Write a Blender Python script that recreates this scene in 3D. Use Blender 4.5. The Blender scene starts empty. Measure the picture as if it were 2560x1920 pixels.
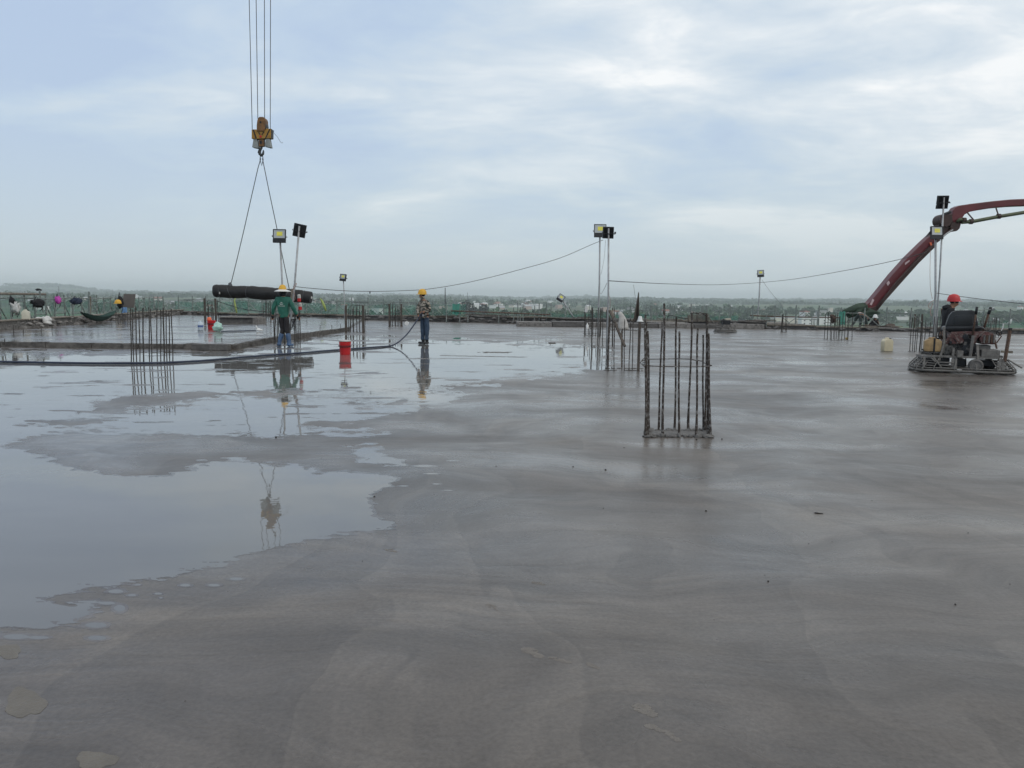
import bpy, bmesh, math, random
import numpy as np
from mathutils import Vector, Matrix, noise as mnoise
R = math.radians
SC = bpy.context.scene
COL = SC.collection

# ------------------------------------------------------------------ camera
FPX = 1923.0
HGT = 1.5
PITCH = math.atan(212 / FPX)
ROLL = R(0.69)
_f = Vector((0, math.cos(PITCH), -math.sin(PITCH)))
_r0 = Vector((1, 0, 0)); _u0 = _r0.cross(_f)
_r = _r0 * math.cos(ROLL) + _u0 * math.sin(ROLL)
_u = _u0 * math.cos(ROLL) - _r0 * math.sin(ROLL)
EYE = Vector((0, 0, HGT))
cam = bpy.data.cameras.new("camera"); camo = bpy.data.objects.new("camera", cam); COL.objects.link(camo)
cam.sensor_width = 36; cam.lens = 36 * FPX / 2560; cam.clip_end = 40000; cam.clip_start = 0.05
M = Matrix((_r, _u, -_f)).transposed().to_4x4(); M.translation = EYE
camo.matrix_world = M
SC.camera = camo
SC.view_settings.view_transform = 'Standard'; SC.view_settings.look = 'None'
SC.view_settings.gamma = 1; SC.view_settings.use_curve_mapping = False
SC.view_settings.exposure = 0.12
SC.render.engine = 'CYCLES'
SC.cycles.max_bounces = 6; SC.cycles.volume_bounces = 2; SC.cycles.transparent_max_bounces = 16
SC.cycles.caustics_reflective = False

# ------------------------------------------------------------------ sky and sun
SUN_EL, SUN_AZ = 42, 150         # degrees; soft light behind the cloud layer, behind the camera to the right
W = bpy.data.worlds.new("World"); SC.world = W; W.use_nodes = True
nt = W.node_tree; nt.nodes.clear()
def nn(t, ty, **kw):
    n = t.nodes.new(ty)
    for k, v in kw.items(): setattr(n, k, v)
    return n
def setin(n, d):
    for k, v in d.items(): n.inputs[k].default_value = v
out = nn(nt, 'ShaderNodeOutputWorld'); bg = nn(nt, 'ShaderNodeBackground'); bg.inputs[1].default_value = 0.1
nt.links.new(bg.outputs[0], out.inputs[0])
sky = nn(nt, 'ShaderNodeTexSky', sky_type='NISHITA', sun_disc=False, sun_elevation=R(SUN_EL), sun_rotation=R(SUN_AZ))
sky.air_density = 1.3; sky.dust_density = 2.5
tc = nn(nt, 'ShaderNodeTexCoord'); sp = nn(nt, 'ShaderNodeSeparateXYZ'); nt.links.new(tc.outputs['Generated'], sp.inputs[0])
def mth(t, op, a, b=None, c=None, clamp=False):
    n = nn(t, 'ShaderNodeMath', operation=op); n.use_clamp = clamp
    for i, x in enumerate((a, b, c)):
        if x is None: continue
        if isinstance(x, (int, float)): n.inputs[i].default_value = x
        else: t.links.new(x, n.inputs[i])
    return n.outputs[0]
def ramp(t, fac, stops, interp='LINEAR'):
    n = nn(t, 'ShaderNodeValToRGB'); n.color_ramp.interpolation = interp
    e = n.color_ramp.elements
    while len(e) < len(stops): e.new(0.5)
    for el, (p, c) in zip(e, stops):
        el.position = p; el.color = (*c, 1) if len(c) == 3 else c
    t.links.new(fac, n.inputs[0]); return n.outputs[0]
def mixc(t, fac, a, b, mode='MIX'):
    n = nn(t, 'ShaderNodeMix', data_type='RGBA', blend_type=mode)
    for s, x in ((n.inputs['Factor'], fac), (n.inputs[6], a), (n.inputs[7], b)):
        if isinstance(x, (int, float)): s.default_value = x
        elif isinstance(x, tuple): s.default_value = (*x, 1) if len(x) == 3 else x
        else: t.links.new(x, s)
    return n.outputs[2]
def noise(t, vec, scale, detail=4, rough=0.5, dist=0.0, lac=2.0):
    n = nn(t, 'ShaderNodeTexNoise'); setin(n, {'Scale': scale, 'Detail': detail, 'Roughness': rough, 'Distortion': dist, 'Lacunarity': lac})
    if vec is not None: t.links.new(vec, n.inputs['Vector'])
    return n.outputs['Fac']
def mapping(t, vec, loc=(0, 0, 0), rot=(0, 0, 0), scale=(1, 1, 1)):
    n = nn(t, 'ShaderNodeMapping'); setin(n, {'Location': loc, 'Rotation': rot, 'Scale': scale}); t.links.new(vec, n.inputs[0]); return n.outputs[0]
zc = mth(nt, 'MAXIMUM', sp.outputs[2], 0.0)
den = mth(nt, 'ADD', zc, 0.20)
cu = mth(nt, 'DIVIDE', sp.outputs[0], den); cv = mth(nt, 'DIVIDE', sp.outputs[1], den)
cmb = nn(nt, 'ShaderNodeCombineXYZ'); nt.links.new(cu, cmb.inputs[0]); nt.links.new(cv, cmb.inputs[1])
m1 = mapping(nt, cmb.outputs[0], (3.1, 1.7, 0), (0, 0, R(-20)), (0.62, 1.0, 1))
n1 = noise(nt, m1, 1.45, 6, 0.56, 0.5)
m2 = mapping(nt, cmb.outputs[0], (8.3, 4.2, 0.4), (0, 0, R(26)), (0.85, 1.2, 1))
n2 = noise(nt, m2, 3.6, 7, 0.6, 0.5)
# right side of the view brighter, left side bluer (broad weather front across the whole sky)
side = mth(nt, 'MULTIPLY', sp.outputs[0], 0.24)
cl = mth(nt, 'ADD', mth(nt, 'MULTIPLY', n1, 0.72), mth(nt, 'ADD', mth(nt, 'MULTIPLY', n2, 0.32), side))
cloud = ramp(nt, cl, [(0.38, (0.45, 0.565, 0.75)), (0.47, (0.51, 0.625, 0.77)), (0.55, (0.61, 0.70, 0.79)), (0.63, (0.75, 0.81, 0.86)), (0.71, (0.97, 0.98, 0.98))])
veil = ramp(nt, zc, [(0.0, (0.585, 0.66, 0.695)), (0.12, (0.56, 0.66, 0.72)), (0.3, (0.55, 0.65, 0.74)), (1.0, (0.56, 0.64, 0.72))])
vf = ramp(nt, zc, [(0.0, (0, 0, 0)), (0.04, (0.10,)*3), (0.11, (0.42,)*3), (0.2, (0.85,)*3), (0.34, (1,)*3), (1, (0.95,)*3)])
ccol = mixc(nt, vf, veil, cloud)
csc = mixc(nt, 1.0, ccol, (10.0, 10.0, 10.0), 'MULTIPLY')
over = ramp(nt, zc, [(0.40, (0, 0, 0)), (0.75, (0.85,) * 3)])      # unseen overhead cloud, added neutral to take the blue out of the slab's light
csc = mixc(nt, over, csc, (7.3, 7.2, 6.9))
fin = mixc(nt, 0.93, sky.outputs[0], csc)
nt.links.new(fin, bg.inputs[0])
sl = bpy.data.lights.new("sun", 'SUN'); sl.energy = 0.5; sl.angle = R(30); sl.color = (1, 0.97, 0.92)
so = bpy.data.objects.new("sun", sl); COL.objects.link(so)
so.rotation_euler = (R(90 - SUN_EL), 0, R(180 - SUN_AZ)); so.location = (0, 0, 40)

# ------------------------------------------------------------------ pixel -> world helpers (positions measured in the photograph)
def ray(px, py): return _f + _r * ((px - 1280) / FPX) - _u * ((py - 960) / FPX)
def G(px, py, z=0.0):
    d = ray(px, py); return EYE + d * ((z - HGT) / d.z)
def P(px, py, Y):
    d = ray(px, py); return EYE + d * (Y / d.y)

# ------------------------------------------------------------------ mesh helpers
ORG = {}
def tag(o, label=None, cat=None, group=None, kind=None):
    if label: o['label'] = label
    if cat: o['category'] = cat
    if group: o['group'] = group
    if kind: o['kind'] = kind
    return o
def thing(name, loc, label, cat, group=None):
    o = bpy.data.objects.new(name, None); COL.objects.link(o); o.location = loc; o.empty_display_size = 0.2
    ORG[o] = Vector(loc); return tag(o, label, cat, group)
ICO = {}
class MB:
    def __init__(s): s.v = []; s.f = []
    def add(s, vs, fs):
        b = len(s.v); s.v += [Vector(v) for v in vs]; s.f += [tuple(b + i for i in f) for f in fs]; return s
    def box(s, c, d, rot=None, taper=1.0):
        c = Vector(c); hx, hy, hz = d[0] / 2, d[1] / 2, d[2] / 2
        vs = [Vector((x * (taper if z > 0 else 1), y * (taper if z > 0 else 1), z)) for z in (-hz, hz) for x, y in ((-hx, -hy), (hx, -hy), (hx, hy), (-hx, hy))]
        if rot is not None: vs = [rot @ v for v in vs]
        return s.add([c + v for v in vs], [(3, 2, 1, 0), (4, 5, 6, 7), (0, 1, 5, 4), (1, 2, 6, 5), (2, 3, 7, 6), (3, 0, 4, 7)])
    def beam(s, p0, p1, w, h, up=Vector((0, 0, 1))):
        p0 = Vector(p0); p1 = Vector(p1); d = (p1 - p0).normalized(); a = d.cross(up)
        if a.length < 1e-4: a = d.cross(Vector((0, 1, 0)))
        a.normalize(); b = a.cross(d)
        vs = [p + a * sx * w / 2 + b * sy * h / 2 for p in (p0, p1) for sx, sy in ((-1, -1), (1, -1), (1, 1), (-1, 1))]
        return s.add(vs, [(0, 1, 2, 3), (7, 6, 5, 4), (4, 5, 1, 0), (5, 6, 2, 1), (6, 7, 3, 2), (7, 4, 0, 3)])
    def path(s, pts, r, n=6, caps=True, closed=False, sq=1.0):
        pts = [Vector(p) for p in pts]; N = len(pts); rs = r if isinstance(r, (list, tuple)) else [r] * N
        b = len(s.v); prev = None
        for i, p in enumerate(pts):
            if closed: t = pts[(i + 1) % N] - pts[i - 1]
            else: t = pts[min(i + 1, N - 1)] - pts[max(i - 1, 0)]
            t.normalize()
            if prev is None:
                a = t.cross(Vector((0, 1, 0.01)))
                if a.length < 1e-3: a = t.cross(Vector((1, 0, 0)))
            else: a = prev - t * prev.dot(t)
            a.normalize(); prev = a; c = t.cross(a)
            for k in range(n):
                an = 2 * math.pi * k / n; s.v.append(p + (a * math.cos(an) + c * math.sin(an) * sq) * rs[i])
        for i in range(N if closed else N - 1):
            j = (i + 1) % N
            for k in range(n):
                l = (k + 1) % n; s.f.append((b + i * n + k, b + i * n + l, b + j * n + l, b + j * n + k))
        if caps and not closed:
            s.f.append(tuple(b + k for k in range(n))[::-1]); s.f.append(tuple(b + (N - 1) * n + k for k in range(n)))
        return s
    def tube(s, p0, p1, r, n=6): return s.path([p0, p1], r, n)
    def lathe(s, c, prof, n=16, axis='z'):
        c = Vector(c); b = len(s.v)
        for r_, z in prof:
            for k in range(n):
                a = 2 * math.pi * k / n; q = (r_ * math.cos(a), r_ * math.sin(a), z)
                if axis == 'y': q = (q[0], z, q[1])
                if axis == 'x': q = (z, q[0], q[1])
                s.v.append(c + Vector(q))
        for i in range(len(prof) - 1):
            for k in range(n):
                l = (k + 1) % n; s.f.append((b + i * n + k, b + i * n + l, b + (i + 1) * n + l, b + (i + 1) * n + k))
        s.f.append(tuple(b + k for k in range(n))[::-1]); s.f.append(tuple(b + (len(prof) - 1) * n + k for k in range(n)))
        return s
    def prism(s, poly, ext):
        "poly: list of 3D points; ext: extrusion vector"
        n = len(poly); e = Vector(ext); ps = [Vector(p) for p in poly]
        return s.add(ps + [p + e for p in ps], [tuple(range(n)), tuple(range(2 * n - 1, n - 1, -1))] + [(i, i + n, (i + 1) % n + n, (i + 1) % n) for i in range(n)])
    def blob(s, c, d, seed=0, amp=0.25, sub=2, rot=None, fr=1.6):
        if sub not in ICO:
            bm = bmesh.new(); bmesh.ops.create_icosphere(bm, subdivisions=sub, radius=1)
            ICO[sub] = ([v.co.copy() for v in bm.verts], [tuple(v.index for v in f.verts) for f in bm.faces]); bm.free()
        vs = []
        for co in ICO[sub][0]:
            k = 1 + amp * mnoise.noise(co * fr + Vector((seed * 3.7, seed * 1.3, seed)))* 2
            q = Vector((co.x * d[0] / 2 * k, co.y * d[1] / 2 * k, co.z * d[2] / 2 * k))
            vs.append(Vector(c) + (rot @ q if rot is not None else q))
        return s.add(vs, ICO[sub][1])
    def build(s, name, mat, parent=None, smooth=False, bevel=0.0):
        o0 = ORG.get(parent, Vector((0, 0, 0)))
        me = bpy.data.meshes.new(name); me.from_pydata([v - o0 for v in s.v], [], s.f)
        bm = bmesh.new(); bm.from_mesh(me); bmesh.ops.recalc_face_normals(bm, faces=bm.faces)
        if bevel > 0:
            ed = [e for e in bm.edges if len(e.link_faces) == 2 and e.calc_face_angle(0) > 0.6]
            bmesh.ops.bevel(bm, geom=ed, offset=bevel, segments=2, affect='EDGES', profile=0.6)
        bm.to_mesh(me); bm.free(); me.materials.append(mat)
        if smooth: me.polygons.foreach_set('use_smooth', [True] * len(me.polygons))
        if smooth == 'auto' :
            me.set_sharp_from_angle(angle=R(38))
        o = bpy.data.objects.new(name, me); COL.objects.link(o)
        if parent is not None: o.parent = parent
        ORG[o] = o0; return o
def rebase(o):
    "move the origin of a mesh thing without parent to the base of its shape"
    vs = [v.co.copy() for v in o.data.vertices]; z = min(v.z for v in vs)
    c = Vector((sum(v.x for v in vs) / len(vs), sum(v.y for v in vs) / len(vs), z))
    for v in o.data.vertices: v.co -= c
    o.location = c; ORG[o] = c; return o
def single(mb, name, mat, label, cat, group=None, smooth=False, bevel=0.0, kind=None):
    o = mb.build(name, mat, None, smooth, bevel); rebase(o); return tag(o, label, cat, group, kind)
def copy_tree(o, parent=None):
    c = o.copy(); COL.objects.link(c); ORG[c] = ORG.get(o, Vector())
    if parent is not None: c.parent = parent; c.matrix_parent_inverse = o.matrix_parent_inverse.copy()
    for ch in list(o.children): copy_tree(ch, c)
    return c

# ------------------------------------------------------------------ materials
MATS = {}
def mat(name, col, rough=0.6, metal=0.0, var=0.25, scale=6.0, bump=0.0, bscale=None, col2=None, thr=(0.45, 0.6), spec=0.5, sub=None):
    if name in MATS: return MATS[name]
    m = bpy.data.materials.new(name); m.use_nodes = True; t = m.node_tree; b = t.nodes['Principled BSDF']
    c = nn(t, 'ShaderNodeTexCoord').outputs['Object']
    n = noise(t, c, scale, 5, 0.6)
    lo = tuple(x * (1 - var) for x in col); hi = tuple(min(1, x * (1 + var)) for x in col)
    cc = ramp(t, n, [(0.3, lo), (0.7, hi)])
    if col2:
        n2_ = noise(t, c, scale * 1.7, 6, 0.7, 0.4)
        f = ramp(t, n2_, [(thr[0], (0, 0, 0)), (thr[1], (1, 1, 1))])
        cc = mixc(t, f, cc, col2)
    t.links.new(cc, b.inputs['Base Color'])
    setin(b, {'Roughness': rough, 'Metallic': metal, 'Specular IOR Level': spec})
    if bump > 0:
        bn = nn(t, 'ShaderNodeBump'); setin(bn, {'Strength': bump, 'Distance': 0.02}); t.links.new(noise(t, c, bscale or scale * 3, 5, 0.6), bn.inputs['Height']); t.links.new(bn.outputs[0], b.inputs['Normal'])
    MATS[name] = m; return m
M_rebar = mat('rebar_rust_and_cement', (0.055, 0.042, 0.034), 0.8, 0.15, 0.4, 14, 0.6, 60, (0.24, 0.235, 0.23), (0.50, 0.60))
M_rebar2 = mat('old_rebar', (0.05, 0.045, 0.04), 0.8, 0.1, 0.4, 9, 0.3, 40, (0.15, 0.14, 0.135), (0.56, 0.72))
M_slurry = mat('cement_slurry_crust', (0.17, 0.165, 0.16), 0.75, 0, 0.3, 18, 1.0, 50, (0.09, 0.075, 0.065), (0.58, 0.68))
M_galv = mat('galvanised_tube', (0.36, 0.37, 0.38), 0.5, 0.5, 0.25, 7, 0.1)
M_scaf = mat('scaffold_tube', (0.17, 0.20, 0.19), 0.6, 0.1, 0.45, 2.5, 0.1, None, (0.34, 0.35, 0.33), (0.5, 0.62))
M_conc = mat('old_concrete', (0.215, 0.205, 0.195), 0.85, 0, 0.3, 5, 0.8, 22, (0.075, 0.07, 0.065), (0.5, 0.64))
M_conc_d = mat('dark_damp_concrete', (0.10, 0.096, 0.093), 0.75, 0, 0.35, 5, 0.8, 22, (0.19, 0.18, 0.17), (0.56, 0.68))
M_wood = mat('weathered_timber', (0.21, 0.185, 0.15), 0.8, 0, 0.35, 5, 0.5, 20, (0.10, 0.09, 0.08), (0.5, 0.7))
M_wood_d = mat('dark_timber', (0.075, 0.062, 0.052), 0.8, 0, 0.35, 5, 0.5, 20)
M_black = mat('black_plastic', (0.018, 0.019, 0.021), 0.45, 0, 0.2, 8)
M_blackm = mat('black_lamp_housing', (0.014, 0.016, 0.02), 0.5, 0.3, 0.2, 8)
M_white = mat('white_plastic', (0.72, 0.73, 0.72), 0.45, 0, 0.08, 8)
M_sack = mat('dirty_white_sack', (0.50, 0.49, 0.47), 0.75, 0, 0.25, 9, 0.5, 30, (0.22, 0.20, 0.18), (0.6, 0.72))
M_bag_w = mat('white_bag_cloth', (0.62, 0.62, 0.61), 0.7, 0, 0.12, 9, 0.5, 30)
M_mint = mat('pale_mint_plastic_bag', (0.42, 0.66, 0.58), 0.35, 0, 0.15, 8, 0.5, 25)
M_red = mat('red_plastic', (0.50, 0.012, 0.015), 0.33, 0, 0.12, 6, 0, None, (0.35, 0.03, 0.03), (0.66, 0.75))
M_orange = mat('orange_plastic', (0.80, 0.16, 0.06), 0.5, 0, 0.1, 8)
M_yel = mat('yellow_helmet_shell', (0.72, 0.40, 0.03), 0.35, 0, 0.1, 8)
M_redh = mat('red_helmet_shell', (0.50, 0.02, 0.025), 0.4, 0, 0.08, 8)
M_can = mat('translucent_cream_canister', (0.60, 0.54, 0.38), 0.4, 0, 0.12, 5)
M_canw = mat('pale_canister', (0.62, 0.60, 0.50), 0.4, 0, 0.12, 5)
M_cany = mat('amber_fuel_canister', (0.36, 0.245, 0.12), 0.55, 0, 0.3, 9)
M_green = mat('dark_green_work_jacket', (0.013, 0.115, 0.082), 0.7, 0, 0.25, 6, 0.5, 12)
M_pants = mat('black_trousers', (0.018, 0.016, 0.019), 0.85, 0, 0.3, 6, 0.5, 14)
M_boot = mat('blue_rubber_boot', (0.045, 0.095, 0.19), 0.45, 0, 0.3, 7, 0, None, (0.17, 0.17, 0.18), (0.6, 0.75))
M_jean = mat('dark_blue_trousers', (0.035, 0.062, 0.105), 0.85, 0, 0.4, 5, 0.6, 12)
M_shoe = mat('black_rubber_shoe', (0.014, 0.014, 0.015), 0.5)
M_skin = mat('skin', (0.27, 0.14, 0.085), 0.6, 0, 0.12, 8)
M_blackc = mat('black_fabric', (0.012, 0.012, 0.015), 0.85, 0, 0.3, 8, 0.5, 14)
M_navy = mat('navy_fabric', (0.016, 0.026, 0.055), 0.8, 0, 0.3, 8, 0.5, 14)
M_gdark = mat('grey_green_fabric', (0.04, 0.055, 0.052), 0.85, 0, 0.3, 8, 0.5, 14)
M_pink = mat('magenta_fabric', (0.50, 0.06, 0.40), 0.5, 0, 0.15, 8, 0.4, 20)
M_blue = mat('light_blue_cloth', (0.18, 0.34, 0.62), 0.7, 0, 0.15, 8, 0.4, 20)
M_ham = mat('dark_green_hammock_net', (0.008, 0.045, 0.035), 0.7, 0, 0.25, 12, 0.4, 40)
M_hose = mat('dark_blue_hose_rubber', (0.02, 0.03, 0.06), 0.4, 0, 0.25, 5)
M_wire = mat('black_cable', (0.03, 0.03, 0.032), 0.6)
M_wireg = mat('steel_wire_rope', (0.08, 0.085, 0.09), 0.5, 0.6)
M_cord = mat('pinkish_electric_cord', (0.38, 0.25, 0.22), 0.6)
M_boom = mat('dark_red_boom_paint', (0.115, 0.014, 0.021), 0.42, 0, 0.25, 0.9, 0.15, 6, (0.07, 0.03, 0.03), (0.62, 0.74))
M_boomd = mat('dark_boom_underside', (0.05, 0.025, 0.022), 0.6, 0.1, 0.4, 3)  # darker brown-red for the boom's underside, joints and pipe fittings
M_pipe = mat('olive_delivery_pipe', (0.085, 0.10, 0.055), 0.5, 0.2, 0.3, 3)
M_label = mat('pale_warning_plate', (0.55, 0.42, 0.44), 0.5)
M_crane = mat('yellow_crane_paint', (0.36, 0.19, 0.025), 0.5, 0, 0.25, 5, 0.1, None, (0.16, 0.08, 0.03), (0.6, 0.72))
M_craneb = mat('grimy_brown_sheave_housing', (0.20, 0.095, 0.03), 0.6, 0, 0.4, 5, 0.1, None, (0.08, 0.045, 0.03), (0.5, 0.7))
M_greyw = mat('grey_cast_weight', (0.26, 0.28, 0.28), 0.6, 0.2, 0.3, 6)
M_hookm = mat('dark_forged_hook', (0.06, 0.065, 0.07), 0.5, 0.5, 0.3, 6)
M_frame = mat('cement_splashed_steel', (0.165, 0.158, 0.148), 0.75, 0.1, 0.35, 14, 0.5, 40, (0.06, 0.05, 0.045), (0.58, 0.7))
M_cowl = mat('dull_red_cowl', (0.085, 0.032, 0.030), 0.65, 0, 0.45, 11, 0.5, 30, (0.20, 0.17, 0.155), (0.52, 0.62))
M_eng = mat('dirty_engine_metal', (0.09, 0.088, 0.085), 0.6, 0.3, 0.4, 16, 0.6, 40, (0.025, 0.025, 0.025), (0.5, 0.6))
M_seat = mat('black_vinyl', (0.012, 0.014, 0.017), 0.38, 0, 0.2, 6, 0.1)
M_rustp = mat('rusty_post', (0.11, 0.065, 0.045), 0.8, 0.1, 0.4, 12, 0.4, 30, (0.22, 0.20, 0.19), (0.55, 0.68))
M_tyre = mat('cement_caked_tyre', (0.13, 0.125, 0.12), 0.8, 0, 0.4, 12, 0.4)
M_panel = mat('grey_brown_plywood_sheet', (0.125, 0.11, 0.10), 0.75, 0, 0.2, 3, 0.3)
M_lens = mat('lamp_reflector_glass', (0.45, 0.47, 0.47), 0.15, 0.2, 0.1, 5)
M_led = mat('yellow_led_board', (0.78, 0.72, 0.10), 0.4, 0, 0.1, 20)
M_brass = mat('mustard_block', (0.42, 0.30, 0.07), 0.6, 0, 0.3, 20)
M_roll = mat('black_woven_sheet_roll', (0.009, 0.009, 0.010), 0.6, 0, 0.35, 3, 1.0, 6)
M_strap = mat('grey_tie_strap', (0.07, 0.075, 0.085), 0.6)
M_mudd = mat('dark_pebble', (0.03, 0.028, 0.027), 0.7)
M_grey_pale = mat('pale_water_bottle_plastic', (0.52, 0.60, 0.68), 0.2, 0, 0.1, 9)

def camo_cloth():
    m = bpy.data.materials.new('camouflage_cloth'); m.use_nodes = True; t = m.node_tree; b = t.nodes['Principled BSDF']
    c = mapping(t, nn(t, 'ShaderNodeTexCoord').outputs['Object'], scale=(1, 1, 1.7))
    n = noise(t, c, 7, 2, 0.5, 0.8)
    cc = ramp(t, n, [(0.0, (0.03, 0.035, 0.03)), (0.43, (0.09, 0.08, 0.065)), (0.5, (0.38, 0.34, 0.29)), (0.58, (0.16, 0.145, 0.11)), (0.63, (0.04, 0.04, 0.035))], 'CONSTANT')
    t.links.new(cc, b.inputs[0]); b.inputs['Roughness'].default_value = 0.85; return m
M_camo = camo_cloth()
def netmat():
    m = bpy.data.materials.new('green_safety_net'); m.use_nodes = True; t = m.node_tree; b = t.nodes['Principled BSDF']; o = t.nodes['Material Output']
    c = nn(t, 'ShaderNodeTexCoord').outputs['Object']
    n = noise(t, mapping(t, c, scale=(0.7, 0.7, 0.25)), 1.6, 5, 0.6)
    t.links.new(ramp(t, n, [(0.3, (0.04, 0.19, 0.14)), (0.7, (0.10, 0.33, 0.25))]), b.inputs[0]); b.inputs['Roughness'].default_value = 0.8
    tr = nn(t, 'ShaderNodeBsdfTransparent'); mx = nn(t, 'ShaderNodeMixShader')
    t.links.new(ramp(t, n, [(0.3, (0.22,) * 3), (0.7, (0.52,) * 3)]), mx.inputs[0])
    t.links.new(tr.outputs[0], mx.inputs[1]); t.links.new(b.outputs[0], mx.inputs[2]); t.links.new(mx.outputs[0], o.inputs[0]); return m
M_net = netmat()

# ------------------------------------------------------------------ slab material
def slabmat(name, wet=0.0, gloss=1.0, dark=1.0):
    m = bpy.data.materials.new(name); m.use_nodes = True; t = m.node_tree; b = t.nodes['Principled BSDF']
    c = nn(t, 'ShaderNodeTexCoord').outputs['Object']
    w = nn(t, 'ShaderNodeTexNoise'); setin(w, {'Scale': 0.35, 'Detail': 3}); t.links.new(c, w.inputs['Vector'])
    off = nn(t, 'ShaderNodeVectorMath', operation='MULTIPLY_ADD'); t.links.new(w.outputs['Color'], off.inputs[0]); off.inputs[1].default_value = (2.2, 2.2, 0); t.links.new(c, off.inputs[2])
    cw = off.outputs[0]
    big = noise(t, mapping(t, cw, (2, 5, 0), (0, 0, R(35)), (0.45, 1.0, 1)), 0.42, 5, 0.5)
    # overlapping tongues of laitance: stepped contour lines of a warped field
    st = mth(t, 'FRACT', mth(t, 'MULTIPLY', noise(t, mapping(t, cw, (0, 0, 0), (0, 0, R(14)), (1.35, 0.42, 1)), 0.55, 3.2, 0.48), 6.0))
    st2 = mth(t, 'FRACT', mth(t, 'MULTIPLY', noise(t, mapping(t, cw, (7, 3, 0), (0, 0, R(-24)), (1.1, 0.6, 1)), 0.75, 3, 0.5), 5.0))
    mid = noise(t, mapping(t, cw, rot=(0, 0, R(10)), scale=(1.1, 0.8, 1)), 2.2, 6, 0.62)
    fine = noise(t, c, 45, 4, 0.7)
    grit = noise(t, c, 170, 2, 0.6)
    base = ramp(t, big, [(0.25, (0.090, 0.080, 0.073)), (0.5, (0.121, 0.107, 0.097)), (0.75, (0.160, 0.143, 0.126))])
    tongues = ramp(t, st, [(0.0, (0.80,) * 3), (0.03, (1.18, 1.18, 1.16)), (0.3, (1.0,) * 3), (1.0, (0.84,) * 3)])
    base = mixc(t, 0.58, base, tongues, 'MULTIPLY')
    base = mixc(t, 0.45, base, ramp(t, st2, [(0.0, (0.88,) * 3), (0.08, (1.1,) * 3), (1.0, (0.92,) * 3)]), 'MULTIPLY')
    base = mixc(t, 0.85, base, ramp(t, mid, [(0.3, (0.80,) * 3), (0.7, (1.18, 1.18, 1.16))]), 'MULTIPLY')
    bands = noise(t, mapping(t, cw, (1, 2, 0), (0, 0, R(6)), (0.16, 1.0, 1)), 1.25, 4, 0.5, 0.3)
    base = mixc(t, 0.8, base, ramp(t, bands, [(0.34, (0.78, 0.78, 0.78)), (0.5, (1.0,) * 3), (0.66, (1.16, 1.16, 1.155))]), 'MULTIPLY')
    strk = noise(t, mapping(t, cw, (5, 2, 0), (0, 0, R(-9)), (0.22, 1.6, 1)), 4.2, 5, 0.62, 0.4)
    base = mixc(t, 0.75, base, ramp(t, strk, [(0.34, (0.80, 0.80, 0.80)), (0.5, (1.0,) * 3), (0.66, (1.17, 1.17, 1.16))]), 'MULTIPLY')
    base = mixc(t, 0.8, base, ramp(t, fine, [(0.35, (0.8,) * 3), (0.65, (1.2,) * 3)]), 'MULTIPLY')
    if dark != 1: base = mixc(t, 1.0, base, (dark, dark, dark * 1.01), 'MULTIPLY')
    t.links.new(base, b.inputs['Base Color'])
    # film of bleed water: patchy gloss
    film = noise(t, mapping(t, cw, (4, 9, 0), (0, 0, R(-12)), (0.55, 1.0, 1)), 0.8, 7, 0.62)
    rg = ramp(t, film, [(0.34 + wet * 0.14, (0.11 * gloss,) * 3), (0.42 + wet * 0.14, (0.24 * gloss,) * 3), (0.54 + wet * 0.1, (0.36 * gloss,) * 3), (0.72, (0.49 * gloss,) * 3)])
    t.links.new(rg, b.inputs['Roughness'])
    setin(b, {'IOR': 1.42})
    h = mth(t, 'ADD', mth(t, 'MULTIPLY', st, 0.55), mth(t, 'ADD', mth(t, 'MULTIPLY', mid, 0.8), mth(t, 'ADD', mth(t, 'MULTIPLY', fine, 0.08), mth(t, 'MULTIPLY', grit, 0.035))))
    h = mth(t, 'ADD', h, mth(t, 'ADD', mth(t, 'MULTIPLY', st2, 0.12), mth(t, 'MULTIPLY', strk, 0.30)))
    bn = nn(t, 'ShaderNodeBump'); setin(bn, {'Strength': 0.22 if wet else 0.32, 'Distance': 0.03}); t.links.new(h, bn.inputs['Height']); t.links.new(bn.outputs[0], b.inputs['Normal'])
    return m
M_slab = slabmat('fresh_wet_concrete'); M_slabw = slabmat('flooded_concrete', 1.0); M_damp = slabmat('soaked_concrete_margin', 0.3, 0.42, 0.94)
def watermat():
    m = bpy.data.materials.new('bleed_water'); m.use_nodes = True; t = m.node_tree; b = t.nodes['Principled BSDF']
    c = nn(t, 'ShaderNodeTexCoord').outputs['Object']
    n = noise(t, mapping(t, c, scale=(0.5, 1.3, 1)), 0.8, 4, 0.5)
    t.links.new(ramp(t, n, [(0.3, (0.150, 0.150, 0.146)), (0.7, (0.190, 0.188, 0.180))]), b.inputs[0])
    setin(b, {'Roughness': 0.015, 'IOR': 1.45})
    h = mth(t, 'ADD', mth(t, 'MULTIPLY', noise(t, c, 2.2, 3, 0.5), 1.0), mth(t, 'MULTIPLY', noise(t, mapping(t, c, scale=(1, .6, 1)), 9, 2, 0.5), 0.25))
    bn = nn(t, 'ShaderNodeBump'); setin(bn, {'Strength': 0.035, 'Distance': 0.05}); t.links.new(h, bn.inputs['Height']); t.links.new(bn.outputs[0], b.inputs['Normal'])
    return m
M_water = watermat()

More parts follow.
